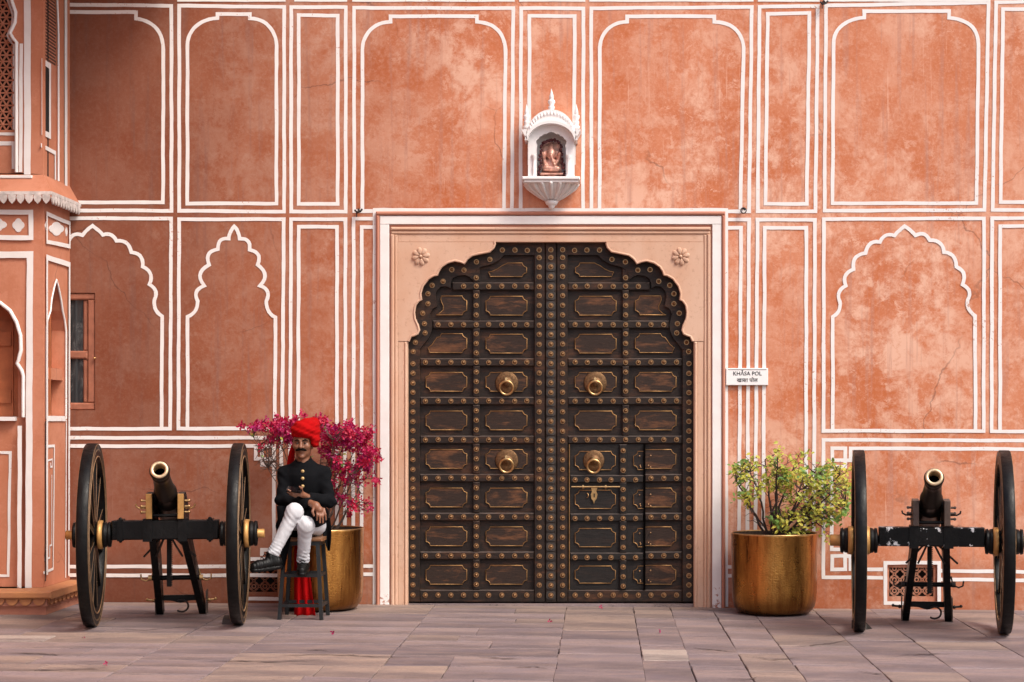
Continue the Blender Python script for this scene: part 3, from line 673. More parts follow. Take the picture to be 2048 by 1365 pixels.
def leaf(name, label, s):
    fx = (lambda x: x) if s == 0 else (lambda x: 2 * ctr - x)
    ox = WX(fx(813)); root = empty(name, (ox, .12, 0), label, 'gate', 'pair of studded wooden gate leaves')
    inv = Matrix.Translation(-Vector(root.location))
    def put(mb, nm, mat, par=None, **kw):
        o = mb.build(nm, M[mat], par or root, **kw)
        if par is None: o.matrix_parent_inverse = inv
        return o
    def U(a, b): return sorted((WX(fx(a)), WX(fx(b))))
    def stud(px, py, w, par=None):
        o = bpy.data.objects.new('stud', STUD); coll.objects.link(o); o.parent = par or root; o.matrix_parent_inverse = inv
        o.location = (WX(px), .105 - w, WZ(py)); o.rotation_euler = (0, rng.uniform(0, 1), 0); return o
    zbot = WZ(1206)
    m = MB(); u0, u1 = U(812, 1092); m.box(u0, u1, .105, .16, zbot, WZ(482)); put(m, 'boards', 'wood')
    wk = s == 1                       # this leaf holds the wicket
    hide = lambda x, y: wk and 1139 < x < 1289 and 887 < y < 1182
    # border following the arch
    m = MB(); m.prism([W(fx(x), y) for x, y in ARCH_OUT] + [W(fx(x), y) for x, y in ARCH_IN[::-1]], .0, .042, DY); put(m, 'arch_border', 'wood')
    for x, y in BORDER_STUDS: stud(fx(x), y, .042)
    m = MB(); m.cbox(*U(813, 838), zbot, WZ(698.5), 0, .042, .006, DY); put(m, 'stile', 'wood')
    m = MB(); m.cbox(*U(1068, 1090), zbot, WZ(484), 0, .044, .006, DY); put(m, 'stile', 'wood')
    m = MB(); m.cbox(*U(838.2, 1067.8), zbot, WZ(1182), 0, .04, .006, DY); put(m, 'rail', 'wood')
    ys = [499, 514.5, 533, 552.5, 573, 591, 610.6, 630, 650] + [669 + 19.35 * k for k in range(27)] + [1192]
    ys = [y for y in ys if y < 1186] + [1192]
    for y in ys:
        stud(fx(1078), y + rng.uniform(-.6, .6), .044)
        if y > 712: stud(fx(824.5), y + rng.uniform(-.6, .6), .042)
    for x in (849.3, 874.8, 900.6, 926, 951.5, 976.4, 1002.8, 1028.6, 1053): stud(fx(x), 1192, .04)
    lim = {571.8: 903, 648.6: 864}
    # rails and muntins
    def rail(a, b, y):
        m = MB(); m.cbox(*U(a, b), WZ(y + 8), WZ(y - 8), 0, .036, .008, DY); put(m, 'rail', 'wood')
    for y in RAILS:
        x0 = lim.get(y, 838.2)
        if wk and y > 882: rail(838.2, 2 * ctr - 1290, y)      # the part beside the wicket
        else: rail(x0, 1067.8, y)
        for x in (849.3, 874.8, 900.6, 926, 951.5, 976.4, 1002.8, 1028.6, 1053):
            if x > x0 + 6 and not hide(fx(x), y): stud(fx(x), y + rng.uniform(-.5, .5), .036)
    tops = [536] + [y + 8.2 for y in RAILS]; bots = [y - 8.2 for y in RAILS] + [1181.8]
    for t_, b_ in zip(tops, bots):
        if wk and t_ > 884: continue
        m = MB(); m.cbox(*U(944.5, 958.5), WZ(b_), WZ(t_), 0, .036, .006, DY); put(m, 'muntin', 'wood')
        n_ = 3 if t_ > 540 else 1
        for k in range(n_): stud(fx(951.5), (t_ + b_) / 2 + (k - (n_ - 1) / 2) * 19.2 + (0 if n_ == 3 else 5), .036)
    def panel(path, par=None, mat='wood_panel', w=.012):
        m = MB(); q = [W(fx(x), y) for x, y in path]; m.prism(q, 0, w, DY); p = put(m, 'panel', mat, par)
        b = MB(); b.tube([DY(u, z, w + .002) for u, z in q], .0040, 5, True); b.build('beading', M['bead'], p); return p
    rows = list(zip(RAILS[:-1], RAILS[1:])) + [(1113, 1190)]
    panel([(975, 543), (984, 541), (993, 537), (1003, 530), (1014.5, 524.5), (1043.5, 524.5)] + [(1045, 529), (1048, 532), (1052.5, 533.5), (1052.5, 544), (1048, 545.5), (1045, 548), (1043.5, 552), (979, 552), (978, 547)])
    for k, (ra, rb) in enumerate(rows):
        c_ = (ra + rb) / 2 + .5; v0, v1 = c_ - 19, c_ + 19
        if wk and ra > 870: 
            pass
        else: panel(notched(970.6, 1053, v0, v1))
        if k == 0:
            panel([(881, 591), (923, 591), (924.5, 596), (928, 599), (932, 600), (932, 620), (928, 621.5), (924.5, 624), (923, 629), (870, 629), (878, 625), (884.5, 619), (885, 611), (882, 605), (879.5, 598)])
        elif k == 1:
            panel([(881, 667), (923, 667), (924.5, 671.5), (928, 674.5), (932, 676), (932, 696), (928, 697.5), (924.5, 700), (923, 705), (857, 705), (856, 699), (853.5, 695.5), (862, 689), (868, 680), (872, 674.5), (878, 673)])
        elif not (wk and ra > 870): panel(notched(850, 932, v0, v1))
        else:
            # right part of a panel that the wicket's hinge edge cuts through
            pth = [(2 * ctr - x, y) for x, y in [(1290.5, v0), (1343.5, v0), (1345, v0 + 4.5), (1348, v0 + 7.5), (1352.5, v0 + 9), (1352.5, v1 - 9), (1348, v1 - 7.5), (1345, v1 - 4.5), (1343.5, v1), (1290.5, v1)]]
            panel(pth)
    def knocker(px, py, w, par=None):
        k = MB(); k.lathe([(.103, 0), (.103, .006), (.096, .010), (.06, .012), (.034, .016), (.030, .024), (.02, .03), (.010, .034), (0, .035)], DY(WX(px), WZ(py), w), (0, -1, 0), 28)
        kp = put(k, 'knocker_plate', 'bronze', par)
        if par is not None: kp.matrix_parent_inverse = inv
        r = MB(); c = Vector(DY(WX(px), WZ(py + 10), w + .06)); rr = .060
        r.tube([c + Vector((rr * math.sin(2 * math.pi * t / 28), -.012 * math.cos(2 * math.pi * t / 28) - .01, rr * math.cos(2 * math.pi * t / 28) - .0)) for t in range(28)], .0105, 8, True)
        r.tube([DY(WX(px), WZ(py - 6), w + .03), DY(WX(px), WZ(py - 8), w + .085)], [.016, .013], 8)
        if par is None: r.build('knocker_ring', M['brass'], kp)
        else: o = put(r, 'knocker_ring', 'brass', par); o.matrix_parent_inverse = inv
    knocker(fx(1012.5), 766, .013)
    if not wk: knocker(fx(1012.5), 922, .013)
    if s == 0:                        # cover strip with scalloped plates over the meeting edge
        m = MB(); m.cbox(WX(1091), WX(1112), zbot, WZ(484), .01, .05, .004, DY); put(m, 'cover_strip', 'wood')
        for k, y in enumerate(ys):
            if k > 1:
                c = MB(); hh = 8.6
                c.prism([W(1101.5 + a * 9.3, y + b * hh) for a, b in ((-1, -.6), (-.62, -1), (.62, -1), (1, -.6), (1, .6), (.62, 1), (-.62, 1), (-1, .6))], .05, .058, DY); put(c, 'cover_plate', 'plate')
            stud(1101.5, y, .058 if k > 1 else .05)
    if wk:                            # wicket door set into the leaf
        m = MB(); m.box(WX(1139.5), WX(1288), .108 - .02, .104, WZ(1181), WZ(889)); wd = put(m, 'wicket_door', 'wood_black', label='small black wicket door cut into the gate leaf')
        def wput(mb, nm, mat): o = mb.build(nm, M[mat], wd); o.matrix_parent_inverse = inv @ Matrix(); o.matrix_parent_inverse = Matrix(); return o
        for o_ in (wd,): pass
        wy = 958.5, 1036, 1114.5
        for y in wy:
            b = MB(); b.cbox(WX(1140), WX(1287.5), WZ(y + 7.5), WZ(y - 7.5), .018, .046, .007, DY); wput(b, 'rail', 'wood_black')
        t4 = [889.5] + [y + 7.7 for y in wy]; b4 = [y - 7.7 for y in wy] + [1180.5]
        for t_, b_ in zip(t4, b4):
            b = MB(); b.cbox(WX(1239), WX(1253.5), WZ(b_), WZ(t_), .018, .046, .006, DY); wput(b, 'muntin', 'wood_black')
        def wstud(px, py, w):
            o = bpy.data.objects.new('stud', STUD); coll.objects.link(o); o.parent = wd; o.location = (WX(px), .105 - w, WZ(py))
        for y in wy:
            for x in (1150, 1174, 1199, 1222, 1246.5, 1271.5): wstud(x, y + 2, .046)
        for y in (902, 921.5, 941.5, 980, 999, 1019, 1057, 1076, 1096, 1135.5, 1155, 1174): wstud(1246.5, y, .046)
        for k, c_ in enumerate((922, 1000, 1077, 1152.5)):
            v0, v1 = c_ - 18.5, c_ + (18.5 if k < 3 else 16)
            q = [W(x, y) for x, y in notched(1150, 1231, v0, v1)]
            b = MB(); b.prism(q, .018, .026, DY); pz = wput(b, 'panel', 'wood_black'); b = MB(); b.tube([DY(u, z, .028) for u, z in q], .0038, 5, True); wput(b, 'beading', 'bead')
            q = [W(x, y) for x, y in [(1287, v0), (1276, v0), (1275, v0 + 4.5), (1272, v0 + 7.5), (1267.5, v0 + 9), (1267.5, v1 - 9), (1272, v1 - 7.5), (1275, v1 - 4.5), (1276, v1), (1287, v1)]]
            b = MB(); b.prism(q, .018, .026, DY); wput(b, 'panel', 'wood_black'); b = MB(); b.tube([DY(u, z, .028) for u, z in q], .0038, 5); wput(b, 'beading', 'bead')
            for dx, dy in ((-9, -8), (-8, 9), (12, -9), (12, 12), (8, 9), (-7, 12)):
                b = MB(); b.ball(DY(WX(1289 + dx * 1.05), WZ(c_ + dy * 1.1), .03), .008, 8); (wput if dx < 0 else put)(b, 'nail', 'stud')
        # brass bolt with hasp
        b = MB(); b.tube([DY(WX(1143), WZ(974.5), .05), DY(WX(1240), WZ(974.5), .05)], .0075, 8)
        for x in (1166, 1211.5): b.tube([DY(WX(x) - .008, WZ(974.5), .05), DY(WX(x) + .008, WZ(974.5), .05)], .0165, 10)
        wput(b, 'bolt', 'brass')
        b = MB(); b.prism([W(x, y) for x, y in ((1182, 976), (1195, 976), (1192.5, 984), (1195, 990), (1193, 999), (1189.5, 1003), (1188, 1009), (1186.5, 1003), (1183, 999), (1181.5, 990), (1184, 984))], .03, .042, DY); wput(b, 'hasp', 'brass')
        b = MB(); b.box(WX(1187), WX(1189.5), .105 - .0445, .105 - .04, WZ(996), WZ(988)); wput(b, 'keyhole', 'dark')
        b = MB(); b.tube([DY(WX(1174) + .012 * math.cos(t * .8), WZ(992) + .02 * math.sin(t * .8), .032 + .012 * abs(math.cos(t * .8))) for t in range(-2, 3)], .004, 6); wput(b, 'staple', 'brass')
        def kn(px, py):
            k = MB(); k.lathe([(.095, 0), (.095, .006), (.088, .010), (.06, .012), (.034, .016), (.030, .024), (.02, .03), (0, .034)], DY(WX(px), WZ(py), .026), (0, -1, 0), 28); wput(k, 'knocker_plate', 'bronze')
            r = MB(); c = Vector(DY(WX(px), WZ(py + 11), .085)); rr = .058
            r.tube([c + Vector((rr * math.sin(2 * math.pi * t / 28), -.012 * math.cos(2 * math.pi * t / 28), rr * math.cos(2 * math.pi * t / 28))) for t in range(28)], .0105, 8, True)
            r.tube([DY(WX(px), WZ(py - 3), .04), DY(WX(px), WZ(py - 4), .098)], [.016, .012], 8); wput(r, 'knocker_ring', 'brass')
        kn(1187.5, 922)
        for (x0, x1, y0, y1) in ((1137.8, 1139.2, 889, 1181),):
            b = MB(); b.box(WX(x0), WX(x1), .105 - .046, .105, WZ(y1), WZ(y0)); put(b, 'gold_edge', 'bead')  # thin gold-coloured strip along the wicket's edge
        b = MB(); b.box(WX(1287.6), WX(1291.2), .055, .104, WZ(1181), WZ(888.5)); put(b, 'hinge_gap', 'shade_black')  # black strip painted in for the shade of the gap
    return root
leaf('gate_leaf', 'dark studded gate leaf without a wicket, beside the bougainvillea pot', 0)
leaf('gate_leaf', 'dark studded gate leaf holding the wicket door and brass bolt', 1)
# ------------------------------------------------------------------ shrine above the gate
def at_root(root):
    inv = Matrix.Translation(-Vector(root.location))
    def put(mb, nm, mat, par=None, **kw):
        o = mb.build(nm, M[mat], par or root, **kw)
        if par is None: o.matrix_parent_inverse = inv
        return o
    return put
shr = empty('wall_shrine', (WX(1103), 0, WZ(400)), 'small white carved shrine niche fixed on the wall above the gate', 'shrine')
put = at_root(shr); c0 = 1103.5
m = MB(); wst = [(c0 - 46, 362), (c0 - 46, 296), (c0 - 44, 278), (c0 - 36, 263), (c0 - 22, 253), (c0, 249), (c0 + 22, 253), (c0 + 36, 263), (c0 + 44, 278), (c0 + 46, 296), (c0 + 46, 362)]
fo = [(c0 + 29, 362), (c0 + 29, 302)] + foil([(c0 + 29, 302), (c0 + 30, 292), (c0 + 25, 284), (c0 + 18, 278), (c0 + 9, 274), (c0, 270), (c0 - 9, 274), (c0 - 18, 278), (c0 - 25, 284), (c0 - 30, 292), (c0 - 29, 302)], .2, .1, (c0, 320))[1:] + [(c0 - 29, 362)]
m.prism([W(*p) for p in wst] + [W(*p) for p in fo], .13, .16); put(m, 'arched_front', 'marble')
m = MB()
for s in (-1, 1): m.prism([W(c0 + s * 46, 362), W(c0 + s * 46, 296), W(c0 + s * 40, 296), W(c0 + s * 40, 362)], -.02, .131)
m.prism([W(*p) for p in wst], -.03, .02); put(m, 'back_and_sides', 'marble')
for s in (-1, 1):
    m = MB(); x, zb_, zt = WX(c0 + s * 34), WZ(362), WZ(316)
    m.lathe([(.022, 0), (.022, .02), (.013, .03), (.016, .05), (.018, .09), (.014, .13), (.012, .165), (.02, .175), (.022, .205)], (x, -.165, zb_), (0, 0, 1), 12); put(m, 'column', 'marble')
arc = lambda rx, ry, cy, n=20, a0=12, a1=168: [(c0 + rx * math.cos(R(a0 + (a1 - a0) * k / n)), cy - ry * math.sin(R(a0 + (a1 - a0) * k / n))) for k in range(n + 1)]
m = MB(); m.prism([W(*p) for p in arc(52, 42, 292, a0=4, a1=176)] + [W(*p) for p in arc(45.5, 34, 290, a0=4, a1=176)[::-1]], -.02, .235); put(m, 'curved_eave', 'marble')
for s in (-1, 1):
    m = MB(); m.prism([W(c0 + s * a, b) for a, b in ((46, 291), (58.5, 268), (47.5, 267.5), (50, 275))], -.02, .235); put(m, 'eave_tip', 'marble')
m = MB(); m.prism([W(*p) for p in arc(48, 52, 278, a0=2, a1=178)] + [W(*p) for p in arc(47, 30, 282, a0=10, a1=170)[::-1]], -.02, .17); rf = put(m, 'vaulted_roof', 'marble')
m = MB()
for k in range(17):
    a = R(22 + 136 * k / 16); x, y = c0 + 45 * math.cos(a), 278 - 44 * math.sin(a)
    m.ball((WX(x), -.172, WZ(y)), .016, 8, (.75, .7, 1.25))
put(m, 'petal_frieze', 'marble')
for x, y0, y1, k in ((c0, 233, 181, 1), (c0 - 49.5, 262, 212, .9), (c0 + 49.5, 262, 212, .9)):
    m = MB(); h = (y0 - y1) / SC; r = .036 * k
    m.lathe([(r * .9, 0), (r, .1 * h), (r * .55, .16 * h), (r * .8, .24 * h), (r * .8, .3 * h), (r * .55, .34 * h), (r * .95, .46 * h), (r * .85, .54 * h), (r * .45, .58 * h), (r * .6, .62 * h), (r * .5, .72 * h), (r * .22, .88 * h), (0, h)], (WX(x), -.09, WZ(y0)), (0, 0, 1), 14); put(m, 'finial', 'marble')
m = MB(); m.cbox(WX(c0 - 57), WX(c0 + 57), WZ(368), WZ(361.5), -.02, .27, .008); m.cbox(WX(c0 - 54), WX(c0 + 54), WZ(373), WZ(368), -.02, .255, .006); put(m, 'shelf', 'marble')
m = MB(); lv = [(373, 51, .235), (380, 46, .21), (388, 36, .165), (396, 25, .12), (402, 16, .085), (405, 12, .07)]
vs = []; nn = 18
for (y, hw, dp) in lv:
    for k in range(nn + 1):
        a = math.pi * k / nn; fl = 1 + .035 * math.cos(k * math.pi)
        vs.append((WX(c0) - hw / SC * math.cos(a) * fl, -dp * (math.sin(a) ** .6) * fl, WZ(y)))
m.add(vs, [(i * (nn + 1) + k, i * (nn + 1) + k + 1, (i + 1) * (nn + 1) + k + 1, (i + 1) * (nn + 1) + k) for i in range(len(lv) - 1) for k in range(nn)]); br = put(m, 'bracket', 'marble')
for k in range(9):                    # carved fronds
    a = math.pi * (k + .5) / 9; m = MB()
    pth = [(WX(c0) - hw / SC * math.cos(a) * 1.02, -dp * (math.sin(a) ** .6) * 1.03, WZ(y)) for y, hw, dp in lv[:5]]
    m.tube(pth, [.019, .018, .014, .010, .005], 7); m.ball(pth[0], .02, 8); m.build('frond', M['marble'], br)
m = MB(); m.lathe([(.055, 0), (.058, -.015), (.045, -.035), (.03, -.04), (.03, -.05), (.012, -.07), (0, -.075)], (WX(c0), -.045, WZ(404)), (0, 0, 1), 16); put(m, 'pendant', 'marble')
# idol on its plinth, and garland
idr = empty('seated_idol', (WX(1103), -.08, WZ(351)), 'small silver and orange seated idol inside the white shrine', 'idol')
put = at_root(idr); b0 = Vector((WX(1103), -.085, WZ(349)))
fI = lambda p: sunion([ell(p, b0 + Vector((0, 0, .075)), (.062, .04, .055)), ell(p, b0 + Vector((0, -.012, .165)), (.043, .035, .048)), cap(p, b0 + Vector((-.05, -.03, .035)), b0 + Vector((.055, -.035, .03)), .026, .026),
    cap(p, b0 + Vector((0, -.05, .15)), b0 + Vector((.018, -.055, .085)), .014, .010), ell(p, b0 + Vector((-.052, -.005, .165)), (.026, .012, .034)), ell(p, b0 + Vector((.052, -.005, .165)), (.026, .012, .034)),
    cap(p, b0 + Vector((0, 0, .2)), b0 + Vector((0, 0, .245)), .036, .014), cap(p, b0 + Vector((-.06, 0, .11)), b0 + Vector((-.075, -.03, .17)), .015, .013), cap(p, b0 + Vector((.06, 0, .11)), b0 + Vector((.075, -.03, .17)), .015, .013),
    cap(p, b0 + Vector((-.06, 0, .1)), b0 + Vector((-.05, -.05, .06)), .015, .012), cap(p, b0 + Vector((.06, 0, .1)), b0 + Vector((.03, -.055, .065)), .015, .012)], .012)
me = sdf_mesh(fI, b0 - Vector((.12, .1, .03)), b0 + Vector((.12, .07, .28)), .006, 'figure'); o = link('figure', me, M['idol'], idr); o.matrix_parent_inverse = Matrix.Translation(-Vector(idr.location))
m = MB(); m.prism([W(1084, 350), W(1084, 292), W(1090, 286), W(1117, 286), W(1123, 292), W(1123, 350)], .02, .05); put(m, 'back_slab', 'idol')
m = MB(); m.cbox(WX(1081), WX(1127), WZ(354), WZ(350), .0, .13, .004); m.cbox(WX(1085), WX(1123), WZ(361), WZ(354), .0, .10, .004); put(m, 'plinth', 'idol')
gl = MB(); pth = [(1077, 361), (1078, 350), (1081, 338), (1082, 325), (1082, 312), (1083, 300), (1087, 291), (1095, 286), (1103, 284), (1112, 286), (1119, 291), (1123, 300), (1124, 312), (1125, 325), (1127, 338), (1130, 350), (1131, 361), (1120, 360), (1108, 361), (1096, 360), (1085, 361)]
for i_, (x, y) in enumerate(pth[:-1]):
    for k in range(3):
        t = k / 3; x2 = x + (pth[i_ + 1][0] - x) * t; y2 = y + (pth[i_ + 1][1] - y) * t
        gl.ball((WX(x2) + rng.uniform(-.008, .008), -.125 + rng.uniform(-.012, .02), WZ(y2) + rng.uniform(-.006, .006)), rng.uniform(.011, .017), 7)
gl.build('flower_garland', M['garland'], label='dark red flower garland draped round the idol in the shrine', cat='garland')
# ------------------------------------------------------------------ name sign and wall hooks
sg = empty('name_sign', (WX(1493), -.004, WZ(754)), 'white name board lettered in English and Hindi beside the gate', 'sign')
put = at_root(sg)
m = MB(); m.cbox(WX(1451.5), WX(1535.5), WZ(771), WZ(737), .004, .034, .003); put(m, 'board', 'sign')
m = MB(); m.box(WX(1455.5), WX(1532), -.0352, -.0345, WZ(740.6), WZ(739.6)); put(m, 'printed_rule', 'ink')
def text(body, px, py, hpx, nm):
    cu = bpy.data.curves.new(nm, 'FONT'); cu.body = body; cu.align_x = 'CENTER'; cu.size = hpx / SC / .7; cu.resolution_u = 3; cu.offset = .0006
    o = bpy.data.objects.new(nm, cu); coll.objects.link(o); o.location = (WX(px), -.036, WZ(py)); o.rotation_euler = (R(90), 0, 0)
    dg = bpy.context.evaluated_depsgraph_get(); me = bpy.data.meshes.new_from_object(o.evaluated_get(dg)); mw = o.matrix_world.copy()
    mw = Matrix.Translation(o.location) @ Matrix.Rotation(R(90), 4, 'X')
    bpy.data.objects.remove(o); me.transform(mw); me.materials.clear(); q = link(nm, me, M['ink'], sg); q.matrix_parent_inverse = Matrix.Translation(-Vector(sg.location)); return q
text('KH\u0100SA POL', 1494, 751.3, 7.6, 'lettering')
text('\u0916\u093e\u0938\u093e \u092a\u094b\u0932', 1494, 764.6, 7.6, 'lettering')
def hook(px, py, label, ring):
    o = empty('wall_hook', (WX(px), 0, WZ(py)), label, 'hook', 'iron hooks in the wall'); put = at_root(o)
    m = MB(); m.tube([(WX(px), .02, WZ(py - 4)), (WX(px), -.05, WZ(py - 4)), (WX(px) + .01, -.065, WZ(py))], .008, 7); put(m, 'spike', 'iron')
    m = MB()
    if ring: m.tube([(WX(px) + .024 * math.sin(t * math.pi / 8), -.055, WZ(py + 1) + .024 * math.cos(t * math.pi / 8)) for t in range(16)], .005, 6, True)
    else: m.tube([(WX(px) - .03, -.05, WZ(py - 2)), (WX(px) - .01, -.06, WZ(py + 3)), (WX(px) + .02, -.06, WZ(py + 1)), (WX(px) + .035, -.05, WZ(py - 4))], .009, 6); m.tube([(WX(px) - .01, -.05, WZ(py)), (WX(px) - .015, -.055, WZ(py + 12))], .005, 5)
    put(m, 'ring' if ring else 'bent_wire', 'iron')
hook(718, 424, 'rusty bent iron hook at the door surround above the bougainvillea', False)
hook(1486, 422, 'small iron ring at the door surround above the name sign', True)
hook(1646, 9, 'small bent iron hook high on the wall between painted panels', False)
# ------------------------------------------------------------------ corner pavilion
TX, TY = -3.93, -.735
tow = empty('corner_pavilion', (TX, TY, 0), 'projecting orange pavilion tower with white trim, eave and lattice screens', 'building')
put = at_root(tow); FR, SI = front(TY), side(TX); dF = D0 + TY
def Fp(px, py): return (CX + (px - HX) * dF / F_PX, CZ - (py - HY) * dF / F_PX)
def Sp(px, py):
    d = (TX - CX) * F_PX / (px - HX); return (d - D0, CZ - (py - HY) * d / F_PX)
def rectF(a, b, c, d): return [Fp(a, d), Fp(b, d), Fp(b, c), Fp(a, c)]
ZE = 3.62; ztop = 8.2; zpl = .225; XL = -9.0
# front face, ground storey: pieces round an arched recess
ax = Fp(-26, 0)[0]; archR = [Fp(x, y) for x, y in ((46.5, 835), (46.5, 752), (43, 741), (34, 727), (37, 721), (42, 700), (41, 672), (33, 645), (20, 622), (0, 606), (-26, 598))]
archP = archR + [(2 * ax - u, z) for u, z in archR[::-1][1:]]
zs = Fp(0, 835)[1]; xr = TX - .003
m = MB(); m.prism([(xr, zs), (xr, ZE), (XL, ZE), (XL, zs)] + [p for p in archP[::-1]], -.06, 0, FR); put(m, 'wall_face', 'tower')
m = MB(); m.prism([(Fp(52, 0)[0], zs), (Fp(52, 0)[0], ZE - .01), (XL, ZE - .01), (XL, zs)] + [p for p in archP[::-1]], -.23, -.0605, FR); put(m, 'arch_reveal', 'tower')
m = MB(); m.prism([(xr, zpl), (xr, zs - .001), (Fp(50, 0)[0], zs - .001), (Fp(50, 0)[0], zpl)], -.06, 0, FR); put(m, 'wall_face', 'tower')
m = MB(); m.prism([(Fp(50, 0)[0] - .001, zpl), (Fp(50, 0)[0] - .001, zs - .001), (XL, zs - .001), (XL, zpl)], -.3, -.05, FR); put(m, 'dado', 'tower')
m = MB(); m.box(XL, TX - .02, TY + .24, TY + .26, zpl, ZE); put(m, 'recess_back', 'shutter')
for x0, x1, y0, y1 in ((-40, 6, 662, 690), (-40, 6, 780, 806), (-46, 9, 640, 834)):
    m = MB(); u = rectF(x0, x1, y0, y1); w = -.2 if x1 < 8 else -.22; m.prism(u, -.25, w, FR); put(m, 'shutter_board', 'shutter')
# side face, ground storey
def notch(poly_px, top, bot, y0=TY, y1=.02):
    return [(y0, bot), (y0, top), (y1, top), (y1, bot)]
sa = [Sp(x, y) for x, y in ((92, 838), (92, 655), (95, 640), (101, 622), (103, 600), (108, 576), (112.5, 560), (117, 576), (122, 600), (125, 622), (129, 640), (132, 662), (132, 838))]
zsS = sa[0][1]; sa[-1] = (sa[-1][0], zsS)
m = MB(); m.prism([(TY + .001, zsS), (TY + .001, ZE), (.02, ZE), (.02, zsS)] + sa[::-1], -.13, 0, SI); put(m, 'wall_face', 'tower')
m = MB(); m.prism([(TY + .001, zpl), (TY + .001, zsS - .001), (.02, zsS - .001), (.02, zpl)], -.13, 0, SI); put(m, 'wall_face', 'tower')
m = MB(); m.box(TX - .24, TX - .14, TY + .075, .0, zpl, 3.3); put(m, 'recess_back', 'tower')
q0, q1 = sa[0][0], sa[-1][0]
m = MB(); m.box(TX - .139, TX - .02, q0 + .01, q0 + .12, zsS + .05, zsS + .85); sw = put(m, 'open_shutter', 'shutter')
m = MB(); m.box(TX - .021, TX - .016, q0 + .025, q0 + .105, zsS + .12, zsS + .78); m.build('pane', M['glass'], sw)
m = MB(); m.box(TX - .139, TX - .03, q0 + .12, q1 - .001, zsS + .34, zsS + .44); put(m, 'ledge', 'tower')
m = MB(); m.box(TX - .139, TX + .01, q0 + .02, q1 - .04, zsS - .02, zsS + .025); put(m, 'sill', 'white')
m = MB(); m.box(Fp(-60, 0)[0], Fp(30, 0)[0], TY - .01, TY + .2, zs - .03, zs + .004); put(m, 'sill', 'white')
m = MB(); m.box(XL, TX - .3, TY + .3, 0, zpl, ztop); put(m, 'core', 'dark')
def trimF(pts, wpx, closed=False, w=.008): mb = MB(); LN[0] += 1; mb.stroke([Fp(*p) for p in pts], wpx / 236, w + .0003 * (LN[0] % 30), FR, closed); put(mb, 'white_trim', 'white_chip')
def trimS(pts, wm, closed=False, w=.006): mb = MB(); LN[0] += 1; mb.stroke([Sp(*p) for p in pts], wm, w + .0003 * (LN[0] % 30), SI, closed); put(mb, 'white_trim', 'white')
trimF([(-80, 510), (61, 510), (58, 1176)], 13); trimF([(41, 852), (40, 1176)], 8.5)
mb = MB(); mb.tube([FR(u, z, .0) for u, z in archP], .017, 6); put(mb, 'arch_trim', 'white')
trimF([(-80, 425), (63, 425), (63, 476), (-80, 476)], 9.5)
mb = MB(); mb.stroke([Fp(-60, 906), Fp(17, 906), Fp(13, 1153), Fp(-60, 1153)], 5.5 / 236, -.044, FR); put(mb, 'white_trim', 'white')
def diamond(cx, cy, rx, ry, pl, fn):
    p = []
    for k in range(24):
        a = 2 * math.pi * k / 24; r = .78 + .22 * abs(math.cos(2 * a)); p.append(fn(cx + rx * r * math.cos(a), cy + ry * r * math.sin(a)))
    mb = MB(); mb.prism(p, -.01, .006, pl); put(mb, 'painted_medallion', 'white')
diamond(37, 451, 12, 14, FR, Fp); diamond(-6, 450, 20, 14, FR, Fp)
diamond(112, 458, 15, 14, SI, Sp); diamond(92, 452, 2.6, 9, SI, Sp); diamond(132, 464, 2, 9, SI, Sp)
trimS([(91, 428), (136.5, 447), (136.5, 493), (91, 484)], .035, True)
trimS([(91, 1150), (91, 515), (136, 530), (134.5, 1152)], .045)
mb = MB(); mb.tube([SI(u, z, 0) for u, z in sa], .010, 5); put(mb, 'arch_trim', 'white')
trimS([(131.5, 840), (130, 1156)], .028)
trimS([(89.5, 894), (107.5, 892), (105, 1138), (85.5, 1146)], .024); trimS([(91, 922), (103, 919), (103, 934), (100, 934), (100, 926)], .016)
trimS([(102, 950), (102, 1090), (98, 1092), (98, 1116), (93, 1118), (93, 1098), (90, 1100), (88, 1122)], .016)
mb = MB(); mb.tube([(TX + .012, TY + .012, 1.63), (TX + .012, TY + .012, zpl + .05)], .004, 6); put(mb, 'cable', 'stool')
# eave: sloping slab on two sides with a hanging petal fringe
ex = .095; zt_, ze_ = 3.70, 3.55
m = MB()
m.add([(XL, TY - ex, ze_), (TX + ex, TY - ex, ze_), (TX, TY, zt_ + .02), (XL, TY, zt_ + .02), (XL, TY - ex, ze_ - .035), (TX + ex, TY - ex, ze_ - .035), (TX - .05, TY + .05, ze_ - .035), (XL, TY + .05, ze_ - .035)], [(0, 1, 2, 3), (0, 4, 5, 1), (4, 7, 6, 5)])
m.add([(TX + ex, TY - ex, ze_), (TX + ex, .02, ze_), (TX, .02, zt_ + .02), (TX, TY, zt_ + .02), (TX + ex, TY - ex, ze_ - .035), (TX + ex, .02, ze_ - .035), (TX - .05, .02, ze_ - .035), (TX - .05, TY + .05, ze_ - .035)], [(0, 1, 2, 3), (0, 4, 5, 1), (4, 7, 6, 5)])
eave = put(m, 'eave', 'tower')
m = MB(); m.box(XL, TX + ex + .004, TY - ex - .006, TY - ex + .02, ze_ - .012, ze_ + .016); m.box(TX + ex - .02, TX + ex + .006, TY - ex + .02, .015, ze_ - .012, ze_ + .016); m.build('eave_edge', M['old_white'], eave)
pet = [(0, 0), (-.031, -.004), (-.033, -.03), (-.022, -.055), (0, -.078), (.022, -.055), (.033, -.03), (.031, -.004)]
for k in range(16):
    m = MB(); u = TX + ex - .04 - k * .072; m.prism([(u + a, ze_ - .012 + b) for a, b in pet], 0, .012, front(TY - ex)); m.build('petal', M['old_white'], eave)
